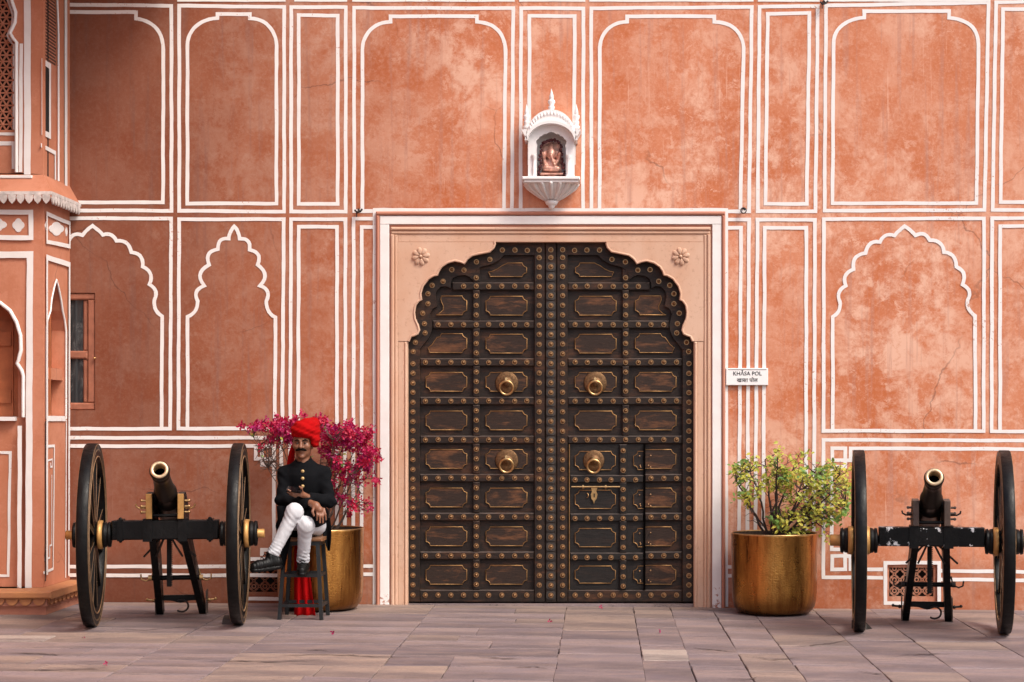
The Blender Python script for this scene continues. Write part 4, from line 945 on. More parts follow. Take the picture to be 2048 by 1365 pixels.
for k in range(11):
    m = MB(); u = TY - ex + .04 + k * .073; m.prism([(u + a, ze_ - .012 + b) for a, b in pet], 0, .012, side(TX + ex - .006)); m.build('petal', M['old_white'], eave)
# upper storey
m = MB(); aF = [Fp(x, y) for x, y in ((33, 345), (33, 85), (26, 78), (20, 66), (30, 45), (31, 25), (20, -8), (0, -30), (-26, -40))]; aFp = aF + [(2 * ax - u, z) for u, z in aF[::-1][1:]]
zq = zt_ + .02
m.prism([(xr, zq), (xr, ztop), (XL, ztop), (XL, zq)] + [(u, max(z, zq)) for u, z in aFp[::-1]], -.06, 0, FR); put(m, 'wall_face', 'tower')
m = MB(); m.box(XL, TX - .02, TY + .17, TY + .2, zq, ztop); put(m, 'recess_back', 'dark')
# lattice screen in the front arch
m = MB(); xa, xb, za, zb2 = 2 * ax - Fp(31, 0)[0], Fp(31, 0)[0], Fp(0, 258)[1], Fp(0, -40)[1]; st = .062
def seg(a, b): m.tube([(a[0], TY + .10, a[1]), (b[0], TY + .10, b[1])], .0085, 4, smooth=False)
nx, nz = int((xb - xa) / st) + 1, int((zb2 - za) / (st * .866)) + 1
for r_ in range(nz):
    for c_ in range(nx):
        x = xa + (c_ + (.5 if r_ % 2 else 0)) * st; z = za + r_ * st * .866
        for dx, dz in ((st, 0), (st / 2, st * .866), (-st / 2, st * .866)):
            if xa <= x <= xb and xa <= x + dx <= xb + .03: seg((x, z), (x + dx, z + dz))
        if xa <= x <= xb: m.ball((x, TY + .10, z), .016, 5)
put(m, 'lattice_screen', 'tower')
m = MB(); m.prism([Fp(-85, 345), Fp(33, 345), Fp(33, 258), Fp(-85, 258)], -.16, -.07, FR); put(m, 'parapet_panel', 'tower')
mb = MB(); mb.stroke([Fp(-85, 285), Fp(22, 285), Fp(22, 336)], 8 / 236, -.064, FR); mb.stroke([Fp(-85, 266), Fp(30, 266), Fp(29, 100), Fp(24, 85)], 6 / 236, -.064, FR); put(mb, 'white_trim', 'white_chip')
mb = MB(); mb.tube([FR(u, z, .0) for u, z in aF], .016, 6); put(mb, 'arch_trim', 'white_chip')
mb = MB(); mb.tube([FR(u, z, -.10) for u, z in [(u - .055, z) for u, z in aF]], .012, 6); put(mb, 'arch_trim', 'white_chip')
trimF([(55.5, -120), (55.5, 350)], 13.5); trimF([(43, 88), (42, 345)], 7)
m = MB(); m.cbox(XL, Fp(66, 0)[0], Fp(0, 358)[1], Fp(0, 352)[1], 0, .03, .004, FR); put(m, 'white_ledge', 'white_chip')
# upper side face: tall recess with lattice and a small window
y0s, y1s = Sp(87, 0)[0], Sp(117, 0)[0]; zlo, zhi = Sp(100, 350)[1], 5.9
m = MB(); m.prism([(y1s, zq), (.02, zq), (.02, ztop), (TY + .002, ztop), (TY + .002, zhi), ((y0s + y1s) / 2, zhi), (y1s - .05, 5.45), (y1s, 5.0)], -.10, 0, SI); put(m, 'wall_face', 'tower')
m = MB(); m.box(TX - .2, TX - .022, TY + .06, y1s + .02, zq, zhi + .02); put(m, 'lattice_panel', 'tower')
lt = MB()
for k in range(60):
    z = Sp(100, 120)[1] + k * .028
    for j in range(int((y1s - y0s) / .03)):
        y = y0s + .02 + j * .03 + (.015 if k % 2 else 0)
        if y < y1s - .01 and z < zhi: lt.box(TX - .0223, TX - .0195, y - .008, y + .008, z - .008, z + .009)
put(lt, 'pierced_holes', 'dark')
wq0, wq1 = Sp(88, 200)[0], Sp(103, 200)[0]; wz0, wz1 = Sp(95, 268)[1], Sp(95, 128)[1]
m = MB(); m.box(TX - .03, TX - .0175, wq0, wq1, wz0, wz1); uw = put(m, 'small_window', 'dark')
mb = MB(); mb.stroke([(wq0, wz0), (wq0, wz1), (wq1, wz1), (wq1, wz0)], .05, -.012, SI, True); mb.build('window_border', M['white'], uw)
mb = MB(); mb.stroke([(wq0 - .04, Sp(95, 296)[1]), (y1s - .04, Sp(112, 305)[1]), (y1s - .04, zlo - .2)], .035, -.014, SI); put(mb, 'white_trim', 'white')
trimS([(130, -60), (130.5, 372)], .075); mb = MB(); mb.tube([SI(y1s, zq, 0), SI(y1s, 5.0, 0), SI(y1s - .05, 5.45, 0), SI((y0s + y1s) / 2, zhi, 0)], .010, 5); put(mb, 'arch_trim', 'white')
# unseen deep eave, added above the frame to shade the left bays
m = MB(); m.box(XL, TX + 1.15, -1.75, -.004, 5.85, 5.95); m.box(XL, TX + .35, -1.2, -.004, 5.951, 6.25); put(m, 'unseen_shade_eave', 'tower')
# plinth with carved scallops
pz1 = zpl; py_, px2 = TY - .38, TX + .17
m = MB(); m.box(XL, px2 - .05, py_ + .06, .0, -.12, .12); put(m, 'plinth_base', 'redstone')
m = MB(); m.cbox(XL, px2 + .02, .165, pz1, .0, .31, .012, front(TY - .09)); m.box(TX - .1, px2 + .02, TY - .088, -.001, .166, pz1 - .002); put(m, 'plinth_slab', 'ochre')
m = MB(); m.box(XL, px2 - .03, py_ + .03, -.002, .10, .166); put(m, 'plinth_band', 'redstone')
half = [(.052 * math.cos(R(180 + 18 * k)), .058 * math.sin(R(180 + 18 * k))) for k in range(11)]
for k in range(10):
    u = px2 - .09 - k * .112; m = MB(); m.prism([(u + a, .166 + b) for a, b in half], 0, .022, front(py_ + .03)); put(m, 'scallop', 'ochre')
for k in range(9):
    u = py_ + .09 + k * .112; m = MB(); m.prism([(u + a, .166 + b) for a, b in half], 0, .022, side(px2 - .03)); put(m, 'scallop', 'ochre')
# unseen wing blocks, added outside the frame to keep light off the left bays
m = MB(); m.box(-12, -4.62, -15, -2.0, -.2, 10.5); put(m, 'unseen_shade_wall', 'tower'); m = MB(); m.box(-12, -6.2, -2.0, TY + .3, -.2, 8.2); put(m, 'unseen_shade_wall', 'tower')
# ------------------------------------------------------------------ cannons
def cannon(gp, yaw, label, worn):
    root = empty('cannon', (gp.x, gp.y, gp.z), label, 'cannon', 'field cannons flanking the gate', yaw)
    # local: -y is where the muzzle points, x across
    def put(mb, nm, mat, par=None, **kw): return mb.build(nm, M[mat], par or root, **kw)
    RW = .722; beamM = 'black_chip' if worn else 'black'; track = .567
    for sx in (-1, 1):
        cx = sx * track; ax_ = Vector((1, 0, 0)); o = Vector((0, 0, 0))
        hub = MB(); hw = .043
        hub.lathe([(.06, -.15), (.098, -.145), (.102, -.125), (.088, -.118), (.098, -.112), (.102, -.085), (.09, -.08), (.09, .08), (.102, .085), (.098, .112), (.088, .118), (.102, .125), (.098, .145), (.06, .15)], o, ax_, 24)
        w = put(hub, 'wheel', 'black'); w.location = (cx, 0, RW); w.rotation_euler = (0, 0, sx * -R(1.35))
        b = MB()
        for s2 in (-1, 1):
            a, c = (.045, .082) if not worn else (.045, .086); b.lathe([(.08, s2 * a), (.112, s2 * a), (.114, s2 * (a + .01)), (.112, s2 * c), (.09, s2 * c)], o, ax_, 24)
        b.build('hub_band', M['gold'], w)
        b = MB(); L = .05 if not worn else .075; rr = .036 if not worn else .046
        b.lathe([(rr, sx * .14), (rr, sx * (.15 + L)), (rr * .8, sx * (.153 + L)), (0, sx * (.154 + L))], o, ax_, 16); b.build('axle_cap', M['gold'], w)
        t = MB(); t.lathe([(RW - .115, -hw * .8), (RW - .10, -hw), (RW - .006, -hw), (RW, -hw * .85), (RW, hw * .85), (RW - .006, hw), (RW - .10, hw), (RW - .115, hw * .8), (RW - .115, -hw * .8)], o, ax_, 72); t.build('rim', M['black'], w)
        for s2 in (-1, 1):
            for rr2, th in ((RW - .010, .0030), (RW - .050, .0028), (RW - .104, .0050)):
                g = MB(); g.tube([o + Vector((s2 * hw * 1.0, rr2 * math.cos(2 * math.pi * k / 72), rr2 * math.sin(2 * math.pi * k / 72))) for k in range(72)], th, 4, True); g.build('gold_line', M['tan'], w)
        for k in range(12):
            a = 2 * math.pi * (k + .5) / 12; dr = Vector((0, math.cos(a), math.sin(a))); sp = MB()
            p0, p1 = o + dr * .07, o + dr * (RW - .108); tn = Vector((1, 0, 0)).cross(dr)
            vs = [p0 + ax_ * i * .026 + tn * j * .024 for i, j in ((-1, -1), (1, -1), (1, 1), (-1, 1))] + [p1 + ax_ * i * .02 + tn * j * .017 for i, j in ((-1, -1), (1, -1), (1, 1), (-1, 1))]
            sp.add(vs, [(0, 3, 2, 1), (4, 5, 6, 7)] + [(i, (i + 1) % 4, 4 + (i + 1) % 4, 4 + i) for i in range(4)]); so = sp.build('spoke', M['black'], w)
            ed = MB()
            for i, j in ((-1, -1), (1, 1)): ed.tube([p0 + dr * .05 + ax_ * i * .0255 + tn * j * .0235, p1 + ax_ * i * .02 + tn * j * .017], .0019, 4)
            ed.build('spoke_line', M['tan'], w)
    # axle tree
    m = MB(); m.cbox(-.412, .412, .685, .833, -.07, .085, .008, front(0)); beam = put(m, 'axle_beam', beamM)
    m = MB(); m.tube([(-.6, 0, RW), (.6, 0, RW)], .045, 12); put(m, 'axle_shaft', 'black')
    for x in ((-.345, .345) if not worn else ()):
        m = MB(); m.box(x - .022, x + .022, -.093, .08, .675, .843); m.ball((x, -.05, .845), .016, 6); m.ball((x, -.05, .672), .014, 6); m.build('strap', M['black'], beam)
    for x in (-.135, .135):
        m = MB(); m.box(x - .036, x + .036, -.094, .08, .668, .846); m.build('strap', M['black'], beam)
    # cheeks and trail legs
    for sx in (-1, 1):
        prof = [(-.10, .845), (-.10, 1.045), (.10, 1.055), (.42, .90), (.42, .72), (.12, .70), (-.06, .845)]
        m = MB(); m.prism([(y, z) for y, z in prof], -.025, .025, Plane(lambda u, z, w, s=sx: (s * .122 + w, u, z))); ck = put(m, 'cheek', 'brownwood' if worn else 'black')
        m = MB(); m.cbox(sx * .122 - .024, sx * .122 + .024, .848, 1.046, .0, .012, .003, front(-.10)); m.build('cheek_face', M['brownwood' if worn else 'gold'], ck)
        for z in (.90, .945, .99):
            m = MB(); m.tube([(sx * .15, -.06, z), (sx * .178, -.06, z)], .009, 7); m.ball((sx * .182, -.06, z), .013, 7); m.build('bolt', M['brownwood' if worn else 'brass'], ck)
        m = MB(); hk = [(sx * .15, -.04, .93), (sx * .20, -.045, .93), (sx * .225, -.05, .945), (sx * .228, -.05, .965)]; m.tube(hk, .007, 6); m.build('hook', M['iron' if worn else 'brass'], ck)
        sk = .0 if worn else .055; a, b = Vector((sx * .12 + sk * .2, .10, .80)), Vector((sx * .175 + sk, .86, .0)); dirv = (b - a).normalized(); m = MB()
        xw = .027; top = [(a.x - xw, .02, .70), (a.x + xw, .02, .70), (a.x + xw, .34, .78), (a.x - xw, .34, .78)]; bot = [(b.x - xw, .76, .0), (b.x + xw, .76, .0), (b.x + xw, .90, .02), (b.x - xw, .90, .02)]
        m.add(top + bot, [(0, 3, 2, 1), (4, 5, 6, 7)] + [(i, (i + 1) % 4, 4 + (i + 1) % 4, 4 + i) for i in range(4)]); lg = put(m, 'trail_leg', 'black')
        m = MB(); m.box(*sorted((b.x + sx * .0275, b.x + sx * .036)), .72, .90, .0, .20); m.build('foot_plate', M['brownwood'], lg)
        px_ = a.x + (b.x - a.x) * .6
        m = MB(); pts = [(px_ + sx * .03, .50, .40), (px_ + sx * .045, .49, .33), (px_ + sx * .09, .48, .31), (px_ + sx * .125, .48, .325), (px_ + sx * .13, .48, .365)]; m.tube(pts, .007, 6); m.build('hook', M['iron' if worn else 'brass'], lg)
        m = MB(); m.ball((b.x + sx * .05, .77, .12), .016, 7); m.tube([(b.x + sx * .03, .77, .12), (b.x + sx * .10, .77, .125)], .009, 6); m.ball((b.x + sx * .105, .77, .128), .014, 7); m.build('nut', M['iron' if worn else 'brass'], lg)
    m = MB(); xo = 0 if worn else .035; m.tube([(-.20 + xo, .47, .335), (.20 + xo, .47, .335)], .020, 10); cr = put(m, 'cross_rod', 'black')
    for x in (-.205, .205): b = MB(); b.tube([(x + xo - .014, .47, .335), (x + xo + .014, .47, .335)], .024, 8); b.build('nut', M['brass' if not worn else 'iron'], cr)
    m = MB(); n = 16; vs = []
    for k in range(n + 1):
        x = -.17 + .34 * k / n; dz = -.022 * math.exp(-(x / .05) ** 2); x += 0 if worn else .05; vs += [(x, .745, .165), (x, .745, .12 + dz), (x, .775, .12 + dz), (x, .775, .165)]
    fs = []
    for k in range(n): fs += [(k * 4 + i, k * 4 + (i + 1) % 4, k * 4 + 4 + (i + 1) % 4, k * 4 + 4 + i) for i in range(4)]
    m.add(vs, fs + [(0, 1, 2, 3), (n * 4, n * 4 + 3, n * 4 + 2, n * 4 + 1)]); tb = put(m, 'tail_bar', 'black')
    m = MB(); m.tube([(.06 + .055 * math.sin(t), .73, .125 - .055 * (1 - math.cos(t)) * .9) for t in [k * math.pi / 9 for k in range(-2, 12)]], .008, 6); m.build('tow_hook', M['iron'], tb)
    m = MB(); m.tube([(-.125, -.04, .872), (.125, -.04, .872)], .014, 8); put(m, 'transom_rod', 'black')
    # elevating screw (rack) under the beam, with bent braces
    m = MB(); m.box(-.018, .018, .26, .285, .28, .80)
    for k in range(24): m.box(.018, .026, .262, .283, .29 + k * .017, .299 + k * .017)
    put(m, 'elevating_rack', 'black')
    for x in (-.10, -.05, .06, .115):
        m = MB(); m.tube([(x * .35, .1, .70), (x * .7, .12, .665), (x * 1.25, .15, .60), (x * 1.9, .18, .53)], .009, 6); put(m, 'brace', 'iron')
    # barrel, elevated
    el = R(21); d = Vector((0, -math.cos(el), math.sin(el))); tr = Vector((0, .10, 1.0))
    def bp(t): return tr + d * t
    prof = [(0, -.52), (.03, -.50), (.035, -.46), (.05, -.44), (.098, -.42), (.102, -.38), (.095, -.36), (.092, -.05), (.098, -.04), (.098, -.015), (.09, -.01), (.084, .14), (.09, .15), (.09, .175), (.08, .185), (.066, .50), (.062, .56), (.070, .57), (.070, .585), (.064, .60), (.074, .645), (.078, .665), (.072, .685), (.068, .69)]
    bm_ = MB(); bm_.lathe(prof, tr, d, 32); brl = put(bm_, 'barrel', 'gun')
    b = MB(); b.lathe([(.0685, .6895), (.066, .697), (.046, .697), (.044, .692), (.0435, .60)], tr, d, 32); b.build('muzzle_ring', M['muzzle'], brl)
    b = MB(); b.lathe([(.0432, .60), (.043, .30), (.0, .29)], tr, d, 24); b.build('bore', M['shade_black'], brl)
    b = MB(); b.tube([(-.15, .10, 1.0), (.15, .10, 1.0)], .038, 14); b.build('trunnion', M['black'], brl)
    return root
g1 = ground_px(332, 1250.5); g2 = ground_px(1862, 1264.5)
cannon(g1, R(8.7), 'black cannon with gold cheek plates and gold hooks beside the pavilion', False)
cannon(g2, R(-8.2), 'black cannon with chipped white paint flecks on its axle beam', True)
def chock(px, py, label, flip):
    g = ground_px(px, py); m = MB(); w, dp, h = .055, .09, .065
    pr = [(-.02, 0), (-.12, 0), (-.10, h * .6), (-.03, h)]
    m.prism([(y, z) for y, z in pr], -w, w, Plane(lambda u, z, ww: (ww, u, z)))
    m.add([(w, -.12, 0), (w + .05, -.07, 0), (w, -.02, 0), (w, -.06, h * .8)], [(0, 1, 3), (1, 2, 3), (0, 2, 1), (0, 3, 2)])
    o = m.build('wheel_chock', M['iron'], label=label, cat='wheel chock', group='wedges under the cannon wheels', loc=(g.x, g.y, g.z)); return o
chock(464, 1246, 'dark wedge under the wheel of the gold-cheeked cannon', 0)
chock(1716, 1256, 'dark wedge under the wheel of the chipped-paint cannon', 0)
# ------------------------------------------------------------------ hammered brass planters
def planter(px, label, H):
    x = CX + (px - HX) * (D0 - .41) / F_PX; y = -.41; z = G(x, y)
    root = empty('planter', (x, y, z), label, 'planter', 'hammered brass planters'); r = .372
    prof = [(0, .004), (.27, .004), (.315, .02), (.347, .06), (.362, .12), (.367, .2), (.369, H * .6), (r, H - .03), (r + .003, H - .012), (r + .003, H), (r - .006, H + .002)]
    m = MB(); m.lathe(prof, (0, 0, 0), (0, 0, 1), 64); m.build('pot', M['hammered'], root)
    m = MB(); m.tube([((r - .002) * math.cos(2 * math.pi * k / 64), (r - .002) * math.sin(2 * math.pi * k / 64), H) for k in range(64)], .0075, 6, True); m.build('rim', M['brass'], root)
    m = MB(); m.lathe([(r - .006, H + .002), (r - .010, H - .006), (r - .014, H - .05), (r - .02, H - .06), (.2, H - .05), (0, H - .045)], (0, 0, 0), (0, 0, 1), 48); m.build('soil', M['soil'], root)
    return root, Vector((x, y, z + H - .1))
pl1, b1 = planter(641, 'hammered brass planter holding the bougainvillea behind the seated man', .695)
pl2, b2 = planter(1548.5, 'hammered brass planter holding the yellow-green leafy shrub', .69)
# ------------------------------------------------------------------ plants
def curve3(a, c, b, n=7, jit=0, r=rng):
    o = []
    for k in range(n + 1):
        t = k / n; p = a * (1 - t) ** 2 + c * 2 * t * (1 - t) + b * t * t
        if 0 < k < n: p = p + Vector((r.uniform(-jit, jit), r.uniform(-jit, jit), r.uniform(-jit, jit)))
        o.append(p)
    return o
def rand_in(r, box, ylo, yhi): return P(r.uniform(box[0], box[2]), r.uniform(box[1], box[3]), r.uniform(ylo, yhi))
def twiggy(name, label, cat, base, mains, tips, bark, seed, rad=.013):
    """mains: main limb end points; tips: fine twig ends, each joined to the nearest limb"""
    r = random.Random(seed); root = empty(name, base, label, cat); put = at_root(root); limbs = []
    m = MB()
    for e in mains:
        st = base + Vector((r.uniform(-.07, .07), r.uniform(-.07, .07), -.03)); mid = st.lerp(e, .5) + Vector((r.uniform(-.05, .05), r.uniform(-.04, .04), r.uniform(.0, .09)))
        c = curve3(st, mid, e, 9, .012, r); limbs.append(c); m.tube(c, [rad * (1 - .62 * k / 9) for k in range(10)], 6)
    put(m, 'limbs', bark); tw = MB()
    for t in tips:
        best = min(((p - t).length + .35 * max(0, p.z - t.z + .05), p, q) for q, l in enumerate(limbs) for p in l[3:])
        p = best[1]; mid = p.lerp(t, .5) + Vector((r.uniform(-.03, .03), r.uniform(-.03, .03), r.uniform(-.03, .04)))
        c = curve3(p, mid, t, 5, .008, r); tw.tube(c, [.0042, .0036, .003, .0027, .0023, .0018], 4)
        for k in range(r.choice((0, 1, 1, 2))):
            q = c[r.randint(2, 4)]; e = q + Vector((r.uniform(-.09, .09), r.uniform(-.06, .06), r.uniform(-.04, .08))); tw.tube([q, q.lerp(e, .5) + Vector((0, 0, .01)), e], [.0026, .0022, .0016], 4)
    put(tw, 'twigs', bark, kind='stuff'); return root, put
def bracts(c, n, r, spread, size):
    m = MB()
    for _ in range(n):
        o = c + Vector((r.gauss(0, spread), r.gauss(0, spread * .8), r.gauss(0, spread * .8))); ax_ = Vector((r.uniform(-1, 1), r.uniform(-1, .3), r.uniform(-.6, 1))).normalized(); u = ax_.orthogonal().normalized(); v = ax_.cross(u); a0 = r.uniform(0, 6)
        for k in range(3):
            a = a0 + k * 2.094; d = u * math.cos(a) + v * math.sin(a); s_ = u * -math.sin(a) + v * math.cos(a); s = size * r.uniform(.8, 1.15)
            m.add([o, o + d * s * .5 + s_ * s * .36 + ax_ * s * .35, o + d * s * .95 + ax_ * s * .5, o + d * s * .5 - s_ * s * .36 + ax_ * s * .35, o + d * s * .5 + ax_ * s * .22], [(0, 1, 4), (1, 2, 4), (2, 3, 4), (3, 0, 4)])
    return m
def leaves(c, n, r, spread, size):
    m = MB()
    for _ in range(n):
        o = c + Vector((r.gauss(0, spread), r.gauss(0, spread), r.gauss(0, spread * .8))); d = Vector((r.uniform(-1, 1), r.uniform(-1, .6), r.uniform(-.7, .6))).normalized(); nrm = Vector((r.uniform(-.5, .5), r.uniform(-.9, 0), r.uniform(.3, 1))); s_ = d.cross(nrm).normalized(); n2 = s_.cross(d).normalized(); s = size * r.uniform(.65, 1.2)
        m.add([o, o + d * s * .3 + s_ * s * .27, o + d * s * .62 + s_ * s * .24, o + d * s - n2 * s * .12, o + d * s * .62 - s_ * s * .24, o + d * s * .3 - s_ * s * .27, o + d * s * .35 - n2 * s * .07, o + d * s * .65 - n2 * s * .08],
              [(0, 1, 6), (1, 2, 7, 6), (2, 3, 7), (3, 4, 7), (4, 5, 6, 7), (5, 0, 6)])
    return m
r = random.Random(5); YB = (-.72, -.16)
mains = [P(x, y, r.uniform(*YB)) for x, y in ((505, 872), (530, 900), (548, 862), (575, 880), (600, 870), (640, 860), (665, 880), (690, 868), (715, 890), (735, 880), (745, 925), (700, 950), (680, 990), (535, 935), (720, 985), (655, 930))]
fzones = [((482, 852, 510, 866), 3), ((508, 846, 526, 862), 5), ((530, 842, 562, 858), 9), ((545, 855, 590, 885), 22), ((532, 868, 552, 886), 5), ((575, 838, 600, 870), 7), ((630, 838, 650, 858), 7), ((640, 856, 690, 880), 26), ((655, 880, 680, 900), 9), ((688, 846, 708, 862), 7), ((690, 862, 742, 884), 26), ((690, 885, 745, 905), 16), ((728, 900, 758, 925), 14), ((715, 918, 742, 942), 14), ((680, 925, 712, 955), 12), ((662, 915, 682, 945), 8), ((664, 950, 690, 1000), 9), ((640, 890, 665, 915), 5), ((692, 955, 735, 965), 4), ((750, 960, 757, 966), 2), ((695, 1000, 735, 1030), 5), ((520, 888, 528, 896), 1), ((733, 985, 740, 1012), 2), ((602, 830, 610, 838), 1)]
cl = []
for bx, n in fzones:
    for _ in range(int(n * 1.3 + .5)): cl.append(rand_in(r, bx, *YB))
tips = list(cl[::2]) + [rand_in(r, (505, 870, 590, 945), *YB) for _ in range(55)] + [rand_in(r, (640, 890, 745, 1035), *YB) for _ in range(60)]
boug, put = twiggy('bougainvillea', 'magenta flowering bougainvillea with bare twigs in the planter behind the man', 'plant', b1, mains, tips, 'bark', 11, .008)
for c in cl: put(bracts(c, r.randint(4, 8), r, .023, .033), 'flower_cluster', r.choice(('bract', 'bract', 'bract_p')), kind='stuff')
for _ in range(70): put(leaves(r.choice(cl) + Vector((r.uniform(-.04, .04), r.uniform(-.03, .03), r.uniform(-.07, .0))), 1, r, .015, .042), 'leaf', r.choice(('leaf_g', 'leaf_y')))
r = random.Random(9); YB = (-.75, -.14)
mains = [P(x, y, r.uniform(*YB)) for x, y in ((1472, 960), (1490, 1000), (1500, 945), (1530, 920), (1555, 915), (1560, 960), (1590, 930), (1600, 980), (1630, 945), (1650, 930), (1660, 990), (1680, 950), (1690, 1010), (1560, 1020), (1640, 1040))]
zones = [((1468, 928, 1482, 950), 6, 0), ((1484, 930, 1508, 962), 10, 0), ((1463, 950, 1476, 962), 3, 1), ((1476, 985, 1504, 1006), 7, 1), ((1503, 910, 1512, 916), 1, 0), ((1538, 900, 1566, 930), 7, 0), ((1536, 938, 1592, 966), 22, 0), ((1500, 955, 1540, 985), 10, 0), ((1548, 966, 1585, 1000), 14, 0), ((1590, 940, 1625, 965), 14, 0), ((1608, 965, 1640, 990), 9, 0), ((1632, 928, 1662, 965), 10, 1), ((1655, 935, 1698, 968), 13, 0), ((1640, 965, 1700, 1010), 26, 0), ((1600, 990, 1640, 1020), 14, 0), ((1540, 1022, 1562, 1052), 9, 1), ((1556, 1018, 1600, 1045), 13, 0), ((1560, 1045, 1600, 1062), 8, 0), ((1600, 1020, 1650, 1060), 20, 0), ((1650, 1010, 1696, 1050), 16, 1), ((1600, 904, 1616, 912), 2, 0), ((1575, 912, 1596, 925), 3, 0), ((1648, 1070, 1664, 1086), 2, 0)]
cl = []
for bx, n, g in zones:
    for _ in range(n): cl.append((rand_in(r, bx, *YB), g))
tips = [c for c, g in cl] + [rand_in(r, (1480, 920, 1690, 1050), *YB) for _ in range(70)]
shrub, put = twiggy('leafy_shrub', 'yellow-green leafy shrub with dark twigs in the planter near the name sign', 'plant', b2, mains, tips, 'bark_dark', 13)
for c, g in cl: put(leaves(c, r.randint(7, 11), r, .027, .055 if g else .046), 'leaf_cluster', 'leaf_g' if (r.random() < (.55 if g else .10)) else 'leaf_y', kind='stuff')
# fallen petals on the paving
for x, y, lb in ((169, 1277, 'fallen magenta petals on the paving in front of the gold-cheeked cannon'), (1102, 1245, 'fallen dark purple petals on the paving in front of the gate'), (1200, 1217, 'fallen magenta petals at the gate threshold below the wicket'), (1322, 1267, 'fallen red petal on the tan paving slab'), (664, 1269, 'fallen red petal on the paving in front of the planter'), (208, 1331, 'fallen pale petals on the cracked grey slab')):
    g = ground_px(x, y); m = bracts(Vector((0, 0, .006)), 2, r, .012, .022); m.build('fallen_petals', M['bract_p'], label=lb, cat='petals', group='fallen bougainvillea petals', loc=(g.x, g.y, g.z + .004))
# ------------------------------------------------------------------ stool
gs = ground_px(608, 1240); sc = Vector((P(608, 1100, -1.06).x, -1.06, 0)); gz = G(sc.x, sc.y)
stl = empty('stool', (sc.x, sc.y, gz), 'tall dark metal stool with wooden seat under the seated man', 'stool'); put = at_root(stl)
zseat = CZ - (1076 - HY) * (D0 - 1.22) / F_PX
m = MB(); m.cbox(sc.x - .175, sc.x + .175, zseat - .03, zseat, -.17, .17, .008, front(sc.y)); put(m, 'seat', 'wood_stool')
m = MB(); m.box(sc.x - .155, sc.x + .155, sc.y - .15, sc.y + .15, zseat - .065, zseat - .03); put(m, 'seat_frame', 'stool')
legs = []
for sx in (-1, 1):
    for sy in (-1, 1):
        a = Vector((sc.x + sx * .135, sc.y + sy * .135, zseat - .04)); b = Vector((sc.x + sx * .172, sc.y + sy * .172, gz)); legs.append((sx, sy, a, b))
        m = MB(); m.beam(a, b, .03, .03, (0, 1, 0)); put(m, 'leg', 'stool')
for z in (.36, .115):
    for ax_, pairs in ((0, ((-1, -1), (1, -1))), (0, ((-1, 1), (1, 1))), (1, ((-1, -1), (-1, 1))), (1, ((1, -1), (1, 1)))):
        q = []
        for sx, sy in pairs:
            l = [g for g in legs if g[0] == sx and g[1] == sy][0]; t = (l[2].z - (gz + z)) / (l[2].z - l[3].z); q.append(l[2].lerp(l[3], t))
        m = MB(); m.beam(q[0], q[1], .022, .026); put(m, 'rung', 'stool')
# ------------------------------------------------------------------ seated man
HC = P(606, 887, -1.10)
per = empty('person', (sc.x, sc.y, zseat), 'man in black coat, white trousers and red turban sitting cross-legged on stool', 'person')
PI_ = Matrix.Translation(-Vector(per.location))
def pput(me, nm, mat, par=None, **kw):
    o = link(nm, me, M[mat], par or per, **kw)
    if par is None: o.matrix_parent_inverse = PI_
    return o
V = lambda p: np.array(p, float)
J = dict(rh=P(592, 1050, -1.0), lh=P(632, 1052, -1.0), rk=P(589, 1024, -1.43), lk=P(611, 1050, -1.40), ra=P(546, 1108, -1.46), la=P(606, 1122, -1.24),
         rs=P(569, 946, -1.07), ls=P(648, 946, -1.07), re=P(563, 1001, -1.17), le=P(660, 1003, -1.14), rw=P(620, 1006, -1.385), lw=P(616, 995, -1.33), neck=P(607, 925, -1.07), chest=P(608, 965, -1.06), belly=P(609, 1015, -1.02))
def hand_pts():
    out = []
    # left hand, palm up under the phone: fingers to the viewer's left
    w = J['lw']; palm = P(602, 988, -1.385); out.append((w, palm, .024, .026)); out.append((palm + Vector((0, .03, -.005)), P(594, 985, -1.41), .020, .018))
    for k, (x, y, dy) in enumerate(((576, 980, -1.47), (575, 985, -1.45), (579, 989, -1.43), (584, 991, -1.41))):
        a = P(598, 986 + k * 1.2, -1.42 + k * .012); e = P(x, y, dy); mid = a.lerp(e, .5) + Vector((0, -.008, -.012)); out += [(a, mid, .0098, .009), (mid, e, .009, .0075)]
    a = P(604, 985, -1.40); mid = P(603, 977, -1.43); e = P(599, 974, -1.445); out += [(a, mid, .012, .010), (mid, e, .010, .008)]
    # right hand hanging over the knee
    w = J['rw']; kn = P(639, 1020, -1.44); out.append((w, P(632, 1012, -1.42), .025, .034)); out.append((P(630, 1011, -1.415), kn, .030, .030))
    for k, (x, y, dy) in enumerate(((634, 1041, -1.455), (640, 1046, -1.46), (646, 1046, -1.45), (652, 1040, -1.435))):
        a = P(634 + k * 4.6, 1020 - k * .6, -1.445 + k * .008); e = P(x, y, dy); mid = a.lerp(e, .52) + Vector((.004, -.014, .004)); out += [(a, mid, .0105, .0095), (mid, e, .0093, .0075)]
    a = P(628, 1014, -1.44); mid = P(625, 1024, -1.46); e = P(628, 1032, -1.465); out += [(a, mid, .0125, .0105), (mid, e, .010, .008)]
    return out
HP = hand_pts()
